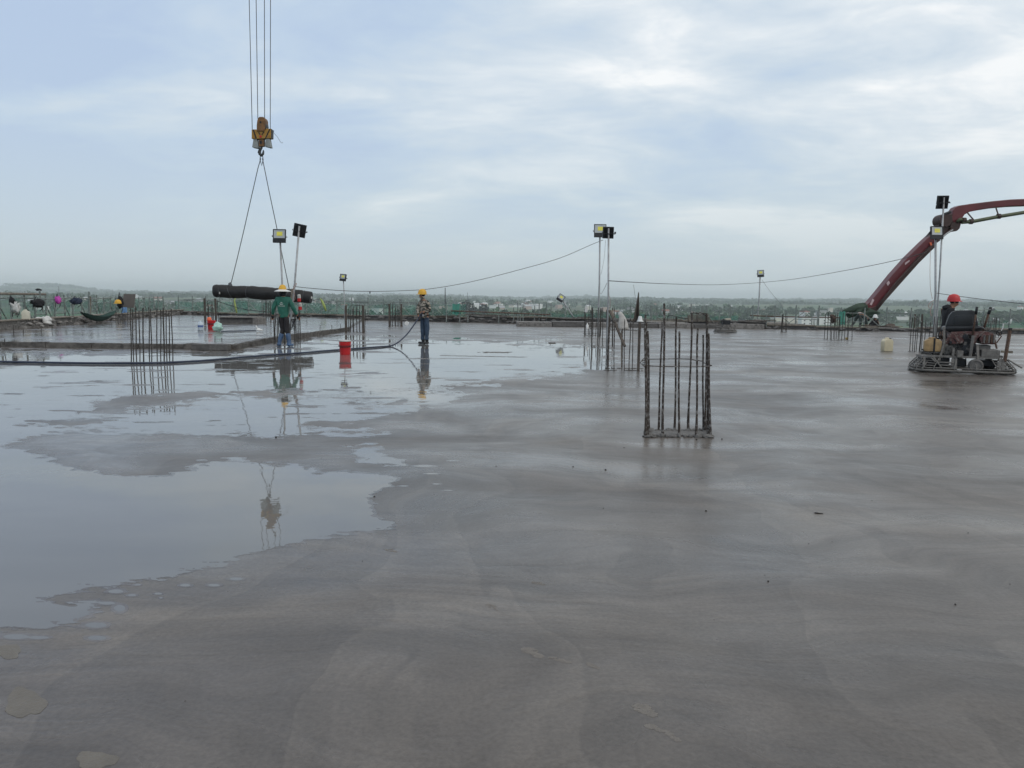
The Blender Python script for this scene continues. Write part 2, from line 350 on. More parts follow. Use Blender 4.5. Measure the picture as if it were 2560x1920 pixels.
# ------------------------------------------------------------------ numpy noise
def fbm(x, y, seed=0, octv=5, pers=0.5):
    rng = np.random.RandomState(seed); T = rng.rand(256, 256); o = np.zeros_like(x, dtype=float); a = 1.0; tot = 0; fx = np.array(x, float); fy = np.array(y, float)
    for k in range(octv):
        xi = np.floor(fx).astype(int); yi = np.floor(fy).astype(int); tx = fx - xi; ty = fy - yi
        tx = tx * tx * (3 - 2 * tx); ty = ty * ty * (3 - 2 * ty)
        g = lambda i, j: T[(xi + i) % 256, (yi + j) % 256]
        v = (g(0, 0) * (1 - tx) + g(1, 0) * tx) * (1 - ty) + (g(0, 1) * (1 - tx) + g(1, 1) * tx) * ty
        o += a * v; tot += a; a *= pers; fx = fx * 2.03 + 17.3; fy = fy * 2.03 + 9.1
    return o / tot * 2 - 1
def npmesh(name, V, F, material, parent=None, smooth=False):
    me = bpy.data.meshes.new(name); V = np.asarray(V, np.float32); F = np.asarray(F, np.int32); k = F.shape[1]
    me.vertices.add(len(V)); me.vertices.foreach_set('co', V.ravel()); me.loops.add(F.size); me.loops.foreach_set('vertex_index', F.ravel())
    me.polygons.add(len(F)); me.polygons.foreach_set('loop_start', np.arange(0, F.size, k, dtype=np.int32)); me.update(calc_edges=True)
    me.materials.append(material)
    if smooth: me.polygons.foreach_set('use_smooth', [True] * len(F))
    o = bpy.data.objects.new(name, me); COL.objects.link(o); ORG[o] = Vector()
    if parent is not None: o.parent = parent
    return o

# ================================================================== SETTING
LANDZ = -25.0
def terr(x, y):
    r = np.hypot(x, y)
    rise = np.clip((r - 700) / 1800, 0, 1) ** 1.0 * 17 + np.clip((r - 2500) / 5000, 0, 1) * 22
    und = fbm(x / 520 + 5, y / 520 + 3, 3, 4) * 17 * np.clip((r - 500) / 1500, 0, 1)
    az = np.degrees(np.arctan2(x, y))
    hill = 26 * np.exp(-((az + 33) / 4.8) ** 2) * np.exp(-((r - 6300) / 900) ** 2) * (1 + 0.5 * fbm(az / 2.2 + 40, r / 3000, 8, 4))
    hill2 = 30 * np.exp(-((r - 6800) / 900) ** 2) * (0.5 + 1.1 * fbm(az / 5 + 60, r / 3000, 9, 4))
    return LANDZ + rise + und + np.maximum(hill, 0) + np.maximum(hill2, 0)
radii = np.concatenate([[0.0, 60], np.geomspace(120, 8600, 78)])
angs = np.radians(np.concatenate([np.arange(-50, 50, 0.5), np.arange(50, 310, 5)]))
RR, AA = np.meshgrid(radii, angs, indexing='ij')
TX = RR * np.sin(AA); TY = RR * np.cos(AA); TZ = terr(TX, TY)
nA = len(angs); Vt = np.stack([TX, TY, TZ], -1).reshape(-1, 3)
ii, jj = np.meshgrid(np.arange(len(radii) - 1), np.arange(nA), indexing='ij'); j2 = (jj + 1) % nA
Ft = np.stack([ii * nA + jj, ii * nA + j2, (ii + 1) * nA + j2, (ii + 1) * nA + jj], -1).reshape(-1, 4)[:, ::-1]
def terrmat():
    m = bpy.data.materials.new('fields_and_scrub'); m.use_nodes = True; t = m.node_tree; b = t.nodes['Principled BSDF']
    c = nn(t, 'ShaderNodeTexCoord').outputs['Object']
    n = noise(t, c, 0.006, 7, 0.62); v = nn(t, 'ShaderNodeTexVoronoi'); v.inputs['Scale'].default_value = 0.011; t.links.new(c, v.inputs['Vector'])
    a = ramp(t, n, [(0.3, (0.035, 0.062, 0.03)), (0.5, (0.06, 0.10, 0.045)), (0.62, (0.09, 0.125, 0.06)), (0.75, (0.17, 0.14, 0.10))])
    a = mixc(t, 0.3, a, v.outputs['Color'], 'SOFT_LIGHT'); t.links.new(a, b.inputs[0]); b.inputs['Roughness'].default_value = 0.9; return m
tag(npmesh('terrain', Vt, Ft, terrmat(), smooth=True), kind='structure')

# ---- slab
EL0, EL1 = Vector((-14.0, -3.97)), Vector((-25.0, 57.0))     # left perimeter line (x,y)
ER = Vector((27.3, 41.0))                                     # right end of the far perimeter line
def left(s): return EL0.lerp(EL1, s)
def far(s): return EL1.lerp(ER, s)
farR = EL1 + (ER - EL1) * 1.35
ring = [(-14, -3.97), (-25, 57), (farR.x, farR.y), (farR.x, -4.0)]
mb = MB().prism([(x, y, 0) for x, y in ring], (0, 0, -0.25))
slab = tag(mb.build('concrete_slab', M_slab), kind='structure')
# raised slab on the left behind a low kerb
A0 = G(-260, 873); A1 = G(0, 866); A2 = G(578, 873); A3 = G(700, 851); A4 = G(866, 827)
RZ = 0.135
def Lx(y): return -14 + (y + 3.97) * (-11 / 60.97)
rz_poly = [(Lx(A1.y) + 0.0, A1.y), (A1.x, A1.y), (A2.x, A2.y), (A3.x, A3.y), (A4.x, A4.y), (A4.x - 0.6, A4.y + 4), (A4.x - 2.5, 52.0), (Lx(54), 54.0)]
mb = MB().prism([(x, y, RZ) for x, y in rz_poly], (0, 0, -RZ + 0.002))
tag(mb.build('raised_slab', M_slabw), kind='structure')
# rough kerb strips along the raised slab edge: broken lengths of board-marked concrete
random.seed(4)
M_kerb = mat('rough_kerb_concrete', (0.105, 0.098, 0.09), 0.8, 0, 0.5, 4, 1.0, 14, (0.05, 0.046, 0.042), (0.48, 0.6))
kerb = thing('slab_kerb', (A2.x, A2.y, 0), 'low rough concrete kerb at the front edge of the flooded left slab', 'kerb')
def kerb_run(p, q, w, h, z0=0.0, seglen=1.15):
    d = (q - p); L = d.length; n = max(1, int(L / seglen)); d.normalize()
    for i in range(n):
        a = p + d * (L * i / n + 0.01); b = p + d * (L * (i + 1) / n - 0.012)
        hh = h + random.uniform(-0.03, 0.02); nrm = Vector((-d.y, d.x, 0))
        o = nrm * random.uniform(-0.03, 0.03); m = MB(); K = 5
        prof = []
        for k in range(K + 1):
            c = a.lerp(b, k / K) + o; jz = random.uniform(-0.018, 0.018); jx = random.uniform(-0.02, 0.02)
            prof.append([c + nrm * (-w / 2 + jx), c + nrm * (-w / 2 + jx + 0.02) + Vector((0, 0, hh + jz)), c + nrm * (w / 2) + Vector((0, 0, hh + jz * 0.5)), c + nrm * (w / 2)])
        vs = [v + Vector((0, 0, z0 + 0.001)) for r_ in prof for v in r_]; fs = []
        for k in range(K):
            for e in range(3): fs.append((k * 4 + e, k * 4 + e + 1, (k + 1) * 4 + e + 1, (k + 1) * 4 + e))
        fs += [(0, 1, 2, 3), (K * 4 + 3, K * 4 + 2, K * 4 + 1, K * 4)]
        m.add(vs, fs); m.build('kerb_block', M_kerb, kerb)
def v3(p, z=0): return Vector((p[0], p[1], z))
kerb_run(v3((A0.x - 2, A1.y - 0.08)), v3((A2.x, A2.y - 0.08)), 0.20, RZ + 0.008)
kerb_run(v3((A2.x + 0.1, A2.y)), v3((A3.x + 0.1, A3.y)), 0.20, RZ + 0.01)
kerb_run(v3((A3.x + 0.1, A3.y)), v3((A4.x + 0.1, A4.y)), 0.16, RZ + 0.015)
# stub of formwork board lying at the corner
b0 = G(500, 873); b1 = G(577, 874)
single(MB().box(((b0.x + b1.x) / 2, b0.y - 0.3, 0.085), (1.0, 0.28, 0.17)), 'formwork_block', M_conc_d, 'short dark concrete block on the wet slab at the kerb corner', 'block', bevel=0.015)
# far-left inner beam with timber edge
par = thing('edge_upstand', (-22, 40, 0), 'long concrete upstand with bleached boards along the left slab edge', 'edge beam')
random.seed(9)
for i in range(14):
    s0, s1 = 24 + i * 2.35, 24 + (i + 1) * 2.35 - 0.04
    a, b = Vector((Lx(s0) + 0.55, s0, 0)), Vector((Lx(s1) + 0.55, s1, 0))
    hz = 0.42 + random.uniform(-0.02, 0.02)
    MB().beam(a + Vector((0, 0, hz / 2)), b + Vector((0, 0, hz / 2)), 0.35, hz).build('beam_segment', M_conc, par)
    MB().beam(a + Vector((0.04, 0, hz + 0.022)), b + Vector((0.03, 0, hz + 0.022 + random.uniform(0, 0.02))), 0.46 + random.uniform(-.08, .08), 0.04).build('edge_board', M_wood, par)
# far upstand
fup = thing('edge_upstand', (0, 49.3, 0), 'low damp concrete upstand with dark board line along the far slab edge', 'edge beam')
fd = (ER - EL1).normalized(); fn = Vector((-fd.y, fd.x)); FL = (farR - EL1).length
for i in range(int(FL / 2.6)):
    a2 = EL1 + fd * (i * 2.6); b2 = EL1 + fd * (i * 2.6 + 2.56); s = i * 2.6 / FL * 1.35
    s /= 1.35; s *= 1.35; hz = (0.25 if s < 0.40 else 0.31 if s < .76 else 0.15) + random.uniform(-0.04, 0.04)
    off = fn * random.uniform(-0.05, 0.05)
    a, b = v3(a2 + off - fn * 0.4), v3(b2 + off - fn * 0.4)
    MB().beam(a + Vector((0, 0, hz / 2)), b + Vector((0, 0, hz / 2)), 0.5, hz).build('beam_segment', M_conc_d, fup)
    MB().beam(a + Vector((0, 0.02, hz + 0.04)), b + Vector((0, 0.02, hz + 0.03 + random.uniform(0, .03))), 0.7, 0.07).build('edge_board', M_wood if i % 3 else M_conc, fup)
# nearer low platform strip in the middle of the far edge
stp = thing('low_platform', (8, 42, 0), 'long low rough concrete platform in front of the far edge, mid picture', 'platform')
pa = G(1292, 815.5); pb = G(1912, 822.5)
dd = (pb - pa); Ls = dd.length; dd.normalize(); nn3 = Vector((-dd.y, dd.x, 0))
for i in range(7):
    a = pa + dd * (Ls * i / 7); b = pa + dd * (Ls * (i + 1) / 7 - 0.03); w = 1.6 + random.uniform(-.1, .3); hz = 0.25 + random.uniform(-.03, .03)
    c = (a + b) / 2 + nn3 * w / 2
    MB().box((c.x, c.y, hz / 2), ((b - a).length, w, hz), Matrix.Rotation(math.atan2(dd.y, dd.x), 3, 'Z')).build('platform_block', M_conc_d if i % 2 else M_conc, stp, bevel=0.02)

# ---- puddles
def polyd(poly, X, Y, ys):
    px = np.array([p[0] for p in poly], float); py = np.array([p[1] for p in poly], float) * ys; Yq = Y * ys
    d = np.full(X.shape, 1e9); ins = np.zeros(X.shape, bool); n = len(poly)
    for i in range(n):
        x0, y0, x1, y1 = px[i], py[i], px[(i + 1) % n], py[(i + 1) % n]; dx, dy = x1 - x0, y1 - y0
        tt = np.clip(((X - x0) * dx + (Yq - y0) * dy) / (dx * dx + dy * dy + 1e-9), 0, 1)
        d = np.minimum(d, np.hypot(X - x0 - tt * dx, Yq - y0 - tt * dy))
        if y0 != y1:
            c = ((y0 > Yq) != (y1 > Yq)) & (X < (x1 - x0) * (Yq - y0) / (y1 - y0) + x0); ins ^= c
    return np.where(ins, d, -d)
PA = [(-1200,1085),(0,1116),(60,1130),(150,1166),(250,1187),(430,1190),(500,1162),(600,1150),(750,1165),(800,1182),(930,1180),(1000,1190),(960,1228),(915,1243),(930,1290),(992,1322),(870,1332),(760,1350),(690,1362),(600,1385),(560,1410),(470,1430),(370,1450),(290,1462),(200,1472),(120,1480),(100,1500),(150,1508),(240,1500),(225,1540),(110,1568),(0,1574),(-1200,1660)]
PB = [(-1200,872),(0,882),(330,886),(578,882),(700,862),(870,838),(960,846),(1180,856),(1280,862),(1400,864),(1500,868),(1530,900),(1500,924),(1400,932),(1280,938),(1205,956),(1137,963),(1075,982),(1150,992),(1107,1004),(1045,1022),(984,1034),(922,1046),(818,1050),(760,1066),(830,1080),(959,1087),(700,1090),(520,1085),(210,1076),(60,1092),(0,1120),(-1200,1120)]
DRY = [[(60,1085),(210,1075),(520,1085),(690,1095),(830,1090),(1010,1090),(1100,1105),(900,1130),(970,1165),(940,1182),(800,1180),(730,1162),(550,1150),(430,1188),(250,1185),(130,1150),(60,1122)],
       [(205,1032),(250,1000),(345,980),(520,975),(700,978),(700,990),(500,1003),(280,1034)], [(60,1062),(200,1045),(290,1052),(200,1072)], [(870,1005),(1000,1002),(1010,1015),(900,1025)], [(470,978),(900,972),(900,980),(500,988)]]
WET2 = [[(858,1118),(930,1112),(960,1130),(990,1158),(930,1160),(880,1140)]]
gx = np.arange(-1000, 1640, 3.2); gy = np.concatenate([np.arange(838, 960, 1.1), np.arange(960, 1200, 1.7), np.arange(1200, 1700, 2.6)])
GX, GY = np.meshgrid(gx, gy, indexing='ij')
ys = 2.6
fA = polyd(PA, GX, GY, ys); fB = polyd(PB, GX, GY, ys)
fF = np.maximum(fA, fB)
for q in DRY: fF = np.minimum(fF, -polyd(q, GX, GY, ys))
for q in WET2: fF = np.maximum(fF, polyd(q, GX, GY, ys))
hz_ = 748 + (GX - 1280) * 0.012; dy_ = np.maximum(GY - hz_, 20)
wx = (GX - 1280) / FPX * (2884 / dy_); wy = 2884 / dy_
nse = fbm(GX / 95, GY / 17, 11, 5, 0.62)
nse2 = fbm(GX / 46, GY / 5.0, 12, 5, 0.62)
amp = 34
fF = fF + nse * amp + nse2 * 62 * np.where(GY < 1400, np.clip((1400 - GY) / 300, 0.45, 1), 0.85)
# thin floating skins of laitance breaking the far sheet into streaks
skin = fbm(GX / 130 + 9, GY / 5.5, 21, 4, 0.62)
sk_w = np.clip((1075 - GY) / 100, 0, 1) * np.clip((GY - 872) / 12, 0.35, 1)
fF = np.where((skin > 0.30) & (sk_w > 0.1), np.minimum(fF, (0.30 - skin) * 90 / np.maximum(sk_w, .2)), np.minimum(fF, np.where(sk_w > 0.1, (0.30 - skin) * 90 + 0.0, 1e9)))
# isolated blobs near the front rim
for (bx, by, rx, ry) in [(40,1592,34,6),(95,1594,24,4.5),(240,1563,26,7),(243,1595,24,6),(463,1463,14,3.5),(535,1463,15,3.5),(590,1447,18,4),(330,1488,12,3),(395,1484,10,2.5),(402,1495,5,2),(290,1478,18,5),(345,1462,10,2),(300,1520,14,9),(268,1508,22,4),(520,1404,5,2),(1060,1165,22,2.5),(1090,1210,10,1.6),(1120,1226,12,1.3),(1000,1150,14,2),(1130,1152,12,1.3),(1080,1184,16,1.6),(980,1195,16,2),(1010,1215,12,1.6)]:
    q = (1 - np.sqrt(((GX - bx) / rx) ** 2 + ((GY - by) / ry) ** 2)) * 20 + nse2 * 6
    fF = np.maximum(fF, q)
def march(name, F, gx, gy, zf, material):
    pts = []; faces = []
    WX = np.empty(F.shape); WY = np.empty(F.shape)
    D = [[None] * 3 for _ in range(1)]
    rx_ = _f.x + _r.x * ((GX - 1280) / FPX) - _u.x * ((GY - 960) / FPX); ry_ = _f.y + _r.y * ((GX - 1280) / FPX) - _u.y * ((GY - 960) / FPX); rz_ = _f.z + _r.z * ((GX - 1280) / FPX) - _u.z * ((GY - 960) / FPX)
    s = (zf - HGT) / rz_; WX = rx_ * s; WY = ry_ * s
    pos = F > 0; idx = {}
    def vert(i, j):
        k = (i, j)
        if k not in idx: idx[k] = len(pts); pts.append((WX[i, j], WY[i, j], zf))
        return idx[k]
    def edge(a, b):
        k = (a, b) if a < b else (b, a)
        if k not in idx:
            fa, fb = F[a], F[b]; t_ = fa / (fa - fb); idx[k] = len(pts); pts.append((WX[a] + (WX[b] - WX[a]) * t_, WY[a] + (WY[b] - WY[a]) * t_, zf))
        return idx[k]
    cnt = pos[:-1, :-1].astype(int) + pos[1:, :-1] + pos[1:, 1:] + pos[:-1, 1:]
    for i, j in zip(*np.nonzero(cnt)):
        cs = [(i, j), (i + 1, j), (i + 1, j + 1), (i, j + 1)]
        if cnt[i, j] == 4: faces.append([vert(*c) for c in cs]); continue
        poly = []
        for k in range(4):
            a, b = cs[k], cs[(k + 1) % 4]
            if pos[a]: poly.append(vert(*a))
            if pos[a] != pos[b]: poly.append(edge(a, b))
        if len(poly) >= 3: faces.append(poly)
    me = bpy.data.meshes.new(name); me.from_pydata(pts, [], faces); me.materials.append(material)
    if me.polygons and me.polygons[0].normal.z < 0: me.flip_normals()
    o = bpy.data.objects.new(name, me); COL.objects.link(o); ORG[o] = Vector(); return o
tag(march('damp_margin', fF + 11 + 9 * fbm(GX / 60, GY / 9, 44, 4), gx, gy, 0.0004, M_damp), kind='structure')
tag(march('puddle_water', fF, gx, gy, 0.0007, M_water), kind='structure')

LM_L = [(30, 'white shirt'), (95, 'black shoulder bag'), (145, 'magenta bag'), (190, 'navy bag'), (246, 'hammock'), (320, 'plywood sheet'), (430, 'gap before the black roll')]
LM_F = [(480, 'gap left of the black roll'), (560, 'left end of the black roll'), (650, 'middle of the black roll'), (712, 'green-jacket worker'), (790, 'drooping yellow-green hose'), (887, 'timber-cornered rod cage'), (990, 'rod cage left of the camouflage worker'), (1061, 'camouflage worker'), (1160, 'two round dark trees'), (1300, 'low platform end'), (1410, 'tilted lamp'), (1482, 'left tall middle lamp'), (1560, 'white sack'), (1640, 'near rod cage left side'), (1700, 'near rod cage'), (1745, 'timber stack'), (1813, 'walk-behind trowel'), (1900, 'small far lamp'), (1961, 'lone group of rods'), (2040, 'white two-storey house'), (2105, 'dense rod cage'), (2160, 'boom foot'), (2190, 'squatting worker'), (2250, 'brown mortar heap'), (2320, 'lamps by the boom'), (2400, 'trowel seat'), (2480, 'right end of the trowel'), (2550, 'right picture edge')]
def near_lm(px, lms, first):
    x, n = min(lms, key=lambda q_: abs(q_[0] - px)); d = px - x
    return first + (' directly behind the ' if abs(d) < 12 else ' just left of the ' if d < 0 else ' just right of the ') + n
def px_of(v):
    d = Vector(v) - EYE; return 1280 + FPX * d.dot(_r) / d.dot(_f)

# ================================================================== BEYOND THE ROOF: woods, trees, houses
M_leaf = mat('foliage', (0.058, 0.098, 0.055), 0.9, 0, 0.5, 0.05, spec=0.1)
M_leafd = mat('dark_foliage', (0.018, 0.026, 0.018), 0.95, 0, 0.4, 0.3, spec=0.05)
M_bark = mat('bark', (0.09, 0.07, 0.05), 0.9)
rng = np.random.RandomState(5)
def clumps(cx, cy, cz, rad, hgt, n, size, V, F):
    "scatter n leaf clumps (quads) in an uneven ellipsoidal crown"
    d = rng.normal(size=(n, 3)); d /= np.linalg.norm(d, axis=1)[:, None]
    rr = rng.uniform(0.55, 1.05, n) ** 0.6
    lump = 1 + 0.3 * np.sin(d[:, 0] * 4 + cx) * np.cos(d[:, 2] * 5 + cy)
    c = np.stack([cx + d[:, 0] * rad * rr * lump, cy + d[:, 1] * rad * rr * lump, cz + d[:, 2] * hgt * rr * lump], -1)
    a = rng.normal(size=(n, 3)); a /= np.linalg.norm(a, axis=1)[:, None]
    b = np.cross(a, rng.normal(size=(n, 3))); b /= np.linalg.norm(b, axis=1)[:, None]
    s = (size * rng.uniform(0.6, 1.5, n))[:, None]
    b0 = sum(len(x) for x in V)
    V.append(np.concatenate([c + a * s, c + b * s, c - a * s, c - b * s]))
    k = np.arange(n) + b0; F.append(np.stack([k, k + n, k + 2 * n, k + 3 * n], -1))
V, F = [], []
NT = 12000
rs_ = rng.uniform(0, 1, NT) ** 0.85 * 5900 + 650; as_ = np.radians(rng.uniform(-38, 40, NT)); xs_ = rs_ * np.sin(as_); ys_ = rs_ * np.cos(as_)
dn = fbm(xs_ / 300, ys_ / 300, 31, 3); keep = dn > (-0.05 + 0.2 * (rs_ < 1100)); hs_ = rng.uniform(5.0, 9.5, NT) * (1 + 0.7 * np.clip(dn, 0, .6)); zs_ = terr(xs_, ys_)
for x, y, z, h, r_ in list(zip(xs_[keep], ys_[keep], zs_[keep], hs_[keep], rs_[keep]))[:6200]:
    k = 1.1 + max(0, (r_ - 1500)) / 2100
    clumps(x, y, z + h * 0.62, h * 0.72 * k, h * 0.60, 34 if r_ < 1500 else 22, h * 0.20 * k, V, F)
tag(npmesh('woodland', np.concatenate(V), np.concatenate(F), M_leaf), 'far hazy mass of green woodland filling the plain beyond the building', 'woodland', kind='stuff')

def at_px(px, py):
    "land point seen at a pixel (march along the ray onto the terrain)"
    d = ray(px, py); d.normalize(); ts = np.geomspace(200, 6500, 900)
    z = EYE.z + d.z * ts; h = terr(d.x * ts, d.y * ts); k = np.nonzero(z < h)[0]
    return EYE + d * float(ts[k[0]] if len(k) else 4000)
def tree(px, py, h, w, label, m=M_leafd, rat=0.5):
    b = at_px(px, py); t = thing('broadleaf_tree', b, label, 'tree', 'trees beyond the roof edge')
    MB().path([b, b + Vector((0.3, 0, h * 0.3)), b + Vector((0, 0.2, h * 0.6))], [0.35, 0.25, 0.12], 6).build('trunk', M_bark, t)
    V, F = [], []
    for k in range(5):
        clumps(b.x + rng.uniform(-.3, .3) * w, b.y + rng.uniform(-.3, .3) * w, b.z + h * (0.4 + 0.11 * k), w * (0.5 - 0.06 * abs(k - 1.5)), h * 0.2, 110, h * 0.045, V, F)
    V = np.concatenate(V) - np.array(b)
    o = npmesh('crown', V, np.concatenate(F), m, t); return t
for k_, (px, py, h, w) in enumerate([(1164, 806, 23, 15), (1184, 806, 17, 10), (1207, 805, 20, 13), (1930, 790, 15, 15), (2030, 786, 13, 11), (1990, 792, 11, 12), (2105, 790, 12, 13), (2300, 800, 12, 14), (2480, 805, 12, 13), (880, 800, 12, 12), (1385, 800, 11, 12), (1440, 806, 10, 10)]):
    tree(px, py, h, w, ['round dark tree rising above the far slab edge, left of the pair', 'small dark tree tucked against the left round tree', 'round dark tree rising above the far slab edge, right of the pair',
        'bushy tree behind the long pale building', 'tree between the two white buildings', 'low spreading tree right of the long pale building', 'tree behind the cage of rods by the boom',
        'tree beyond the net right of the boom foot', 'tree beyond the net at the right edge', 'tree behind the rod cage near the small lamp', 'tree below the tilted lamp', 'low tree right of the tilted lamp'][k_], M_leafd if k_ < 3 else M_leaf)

HW = [mat('house_wall_' + n, c, 0.7, 0, 0.06, 0.3) for n, c in (('white', (0.80, 0.80, 0.78)), ('cream', (0.66, 0.62, 0.54)), ('grey', (0.38, 0.38, 0.38)), ('pink', (0.46, 0.35, 0.30)))]
HR = [mat('house_roof_' + n, c, 0.7, 0, 0.15, 0.5) for n, c in (('tile', (0.24, 0.09, 0.06)), ('sheet', (0.40, 0.42, 0.44)), ('dark', (0.10, 0.10, 0.10)), ('white', (0.62, 0.63, 0.64)))]
M_win = mat('dark_window', (0.04, 0.045, 0.05), 0.3)
def house(b, w, d, h, rz, mi, ri, label, group, win=0, flat=False, floors=1):
    t = thing('distant_house', b, label, 'house', group)
    Rz = Matrix.Rotation(rz, 3, 'Z'); L = lambda x, y, z: b + Rz @ Vector((x, y, z))
    MB().box(L(0, 0, h / 2 - 1), (w, d, h + 2), Rz).build('wall', HW[mi], t)
    if flat: MB().box(L(0, 0, h + 0.2), (w + 0.6, d + 0.6, 0.4), Rz).build('roof', HR[ri], t)
    else:
        e = 0.5; MB().add([L(-w / 2 - e, -d / 2 - e, h), L(w / 2 + e, -d / 2 - e, h), L(w / 2 + e, d / 2 + e, h), L(-w / 2 - e, d / 2 + e, h), L(-w / 2 - e, 0, h + d * 0.28), L(w / 2 + e, 0, h + d * 0.28)],
                 [(0, 1, 5, 4), (2, 3, 4, 5), (1, 2, 5), (3, 0, 4), (3, 2, 1, 0)]).build('roof', HR[ri], t)
    for fl in range(floors):
        for k in range(win):
            x = -w / 2 + w * (k + 0.5) / win; z = 1.6 + fl * 3.3
            MB().box(L(x, -d / 2 - 0.03, z), (1.5, 0.12, 1.4), Rz).build('window', M_win, t)
    return t
random.seed(12)
def houses(n, x0, x1, y0, y1, label, group, big=1.0, w=(0.45, .2, .2, .15)):
    for _ in range(n):
        b = at_px(random.uniform(x0, x1), random.uniform(y0, y1)); b.z -= 0.3
        r = random.random(); mi = 0 if r < w[0] else 1 if r < w[0] + w[1] else 2 if r < .85 else 3
        house(b, random.uniform(8, 16) * big, random.uniform(7, 10) * big, random.uniform(3.2, 8.5) * big, random.uniform(-0.7, 0.7), mi, random.choice((0, 1, 1, 2, 3)), label if group in ('village houses behind the tilted lamp', 'white cluster left of the tilted lamp') else near_lm(px_of(b), LM_L if b.x < -.5 * b.y else LM_F, 'small distant ' + ('white', 'cream', 'grey', 'pinkish')[mi] + ' house'), group, flat=random.random() < 0.35)
houses(46, 1150, 1420, 757, 775, 'small pale house in the village on the hillside behind the tilted lamp', 'village houses behind the tilted lamp', 1.0, (.6, .2, .1, .1))
houses(9, 1310, 1350, 757, 773, 'bright white house in the dense cluster left of the tilted lamp', 'white cluster left of the tilted lamp', 1.2, (1, 0, 0, 0))
houses(16, 640, 800, 748, 762, 'small pale house far behind the hanging black roll', 'houses behind the hanging roll')
houses(16, 800, 1130, 752, 785, 'small pale house on the plain between the two standing workers', 'houses between the standing workers')
houses(24, 1450, 1900, 766, 792, 'small pale house on the plain behind the near rod cage', 'houses behind the near rod cage')
houses(20, 1900, 2560, 773, 795, 'small pale house on the hazy plain at right', 'houses on the right plain')
houses(14, 20, 560, 745, 775, 'small pale house beyond the green net at left', 'houses beyond the left net')
for (px, py, w_, d_, h_, mi, ri, fl, win, lab) in [(1985, 808, 52, 14, 6.0, 1, 3, True, 5, 'long low cream building with a flat pale roof, right of the small lamp post'),
    (1932, 812, 24, 9, 3.2, 3, 2, True, 0, 'low dark-roofed shed in front of the long cream building'), (2013, 812, 13, 10, 8, 0, 1, True, 2, 'white boxy house left of the rod cage by the boom'),
    (2056, 812, 20, 12, 9, 0, 3, True, 3, 'big white two-storey house left of the rod cage by the boom'), (2052, 797, 12, 9, 11, 2, 1, True, 2, 'grey upper house behind the big white two-storey house'),
    (2075, 795, 5, 5, 14, 1, 3, True, 1, 'narrow pale tower block just left of the rod cage by the boom'), (1180, 800, 14, 8, 4.5, 0, 3, True, 2, 'low white house between the two round dark trees'),
    (1275, 802, 9, 7, 4, 0, 3, True, 1, 'tiny white house right of the round dark trees'), (1258, 801, 8, 7, 4, 3, 0, False, 1, 'small house with a red tiled roof right of the round dark trees'),
    (2385, 806, 22, 10, 5, 0, 1, True, 3, 'low white shed beyond the scaffold right of the seat'), (2440, 806, 16, 10, 6, 0, 3, True, 2, 'white house beyond the rods behind the trowel seat'),
    (2508, 808, 14, 10, 5, 0, 3, True, 2, 'white house beyond the scaffold at the right edge'), (2250, 800, 18, 8, 4, 0, 3, True, 0, 'low white-roofed building beyond the net right of the squatting worker')]:
    b = at_px(px, py); house(b, w_, d_, h_, random.uniform(-.12, .12), mi, ri, lab, 'larger buildings near the roof', win, fl, 2 if h_ > 7 else 1)
# thin masts on the skyline
for (px, yb, yt, Y, r, lab) in [(1113, 775, 719, 420, 0.22, 'thin dark telecom mast on the skyline right of the camouflage worker'), (1169, 760, 731, 1500, 0.35, 'very faint thin mast on the skyline left of the tilted lamp'), (1474, 765, 748, 1300, 0.5, 'faint lattice mast on the skyline behind the two tall lamps'), (147, 735, 716, 1600, 0.6, 'faint lattice mast on the left skyline above the net')]:
    a, b = P(px, yb, Y), P(px, yt, Y); mb = MB(); H_ = b.z - a.z
    for sx, sy in ((-1, -1), (1, -1), (0, 1)): mb.path([a + Vector((sx * r * 2, sy * r * 2, -12)), b + Vector((sx * r * .5, sy * r * .5, 0))], r * 0.4, 4)
    for k in range(10):
        z = H_ * k / 10; w = r * (2 - 1.4 * k / 10); c = a + (b - a) * (k / 10)
        mb.beam(c + Vector((-w, -w, 0)), c + Vector((w, w, H_ / 12)), r * .25, r * .25)
    single(mb, 'telecom_mast', M_wire, lab, 'mast')

# ================================================================== PERIMETER SCAFFOLD AND NET
sc = thing('scaffold_bay', (0, 0, 0), 'green-grey tube scaffold bay with cross braces', 'scaffold', 'scaffold bays along the slab edge')
for x in (-0.62, 0.62):
    MB().tube((x, 0, -1.4), (x, 0, 1.45), 0.037, 6).build('post', M_scaf, sc)
MB().tube((-0.62, 0, 1.10), (0.62, 0, 1.10), 0.026, 6).build('top_rung', M_scaf, sc)
MB().tube((-0.62, 0, 0.55), (0.62, 0, 0.55), 0.022, 6).build('rung', M_scaf, sc)
MB().tube((0.64, 0.03, 1.05), (2.2, 0.10, -0.35), 0.022, 5).build('brace', M_scaf, sc)
MB().tube((0.64, 0.05, -0.35), (2.2, 0.02, 1.05), 0.022, 5).build('brace', M_scaf, sc)
bays = []
random.seed(3)
y = 26.5; k = 0
while y < 57:
    bays.append((Lx(y) - 0.55, y, math.pi / 2 + 0.18, 1.0 if y < 44 else 0.95)); y += 2.22
L_n = len(bays)
s = 0.6
while s < FL - 2:
    px_ = 1280 + FPX * (EL1.x + fd.x * s) / (EL1.y + fd.y * s)
    if not (1090 < px_ < 1500 or 1700 < px_ < 1885 or px_ > 2700): bays.append((EL1.x + fd.x * s + fn.x * 0.5, EL1.y + fd.y * s + fn.y * 0.5, math.atan2(fd.y, fd.x), 1.0 if px_ < 1100 else 0.9))
    s += 2.4
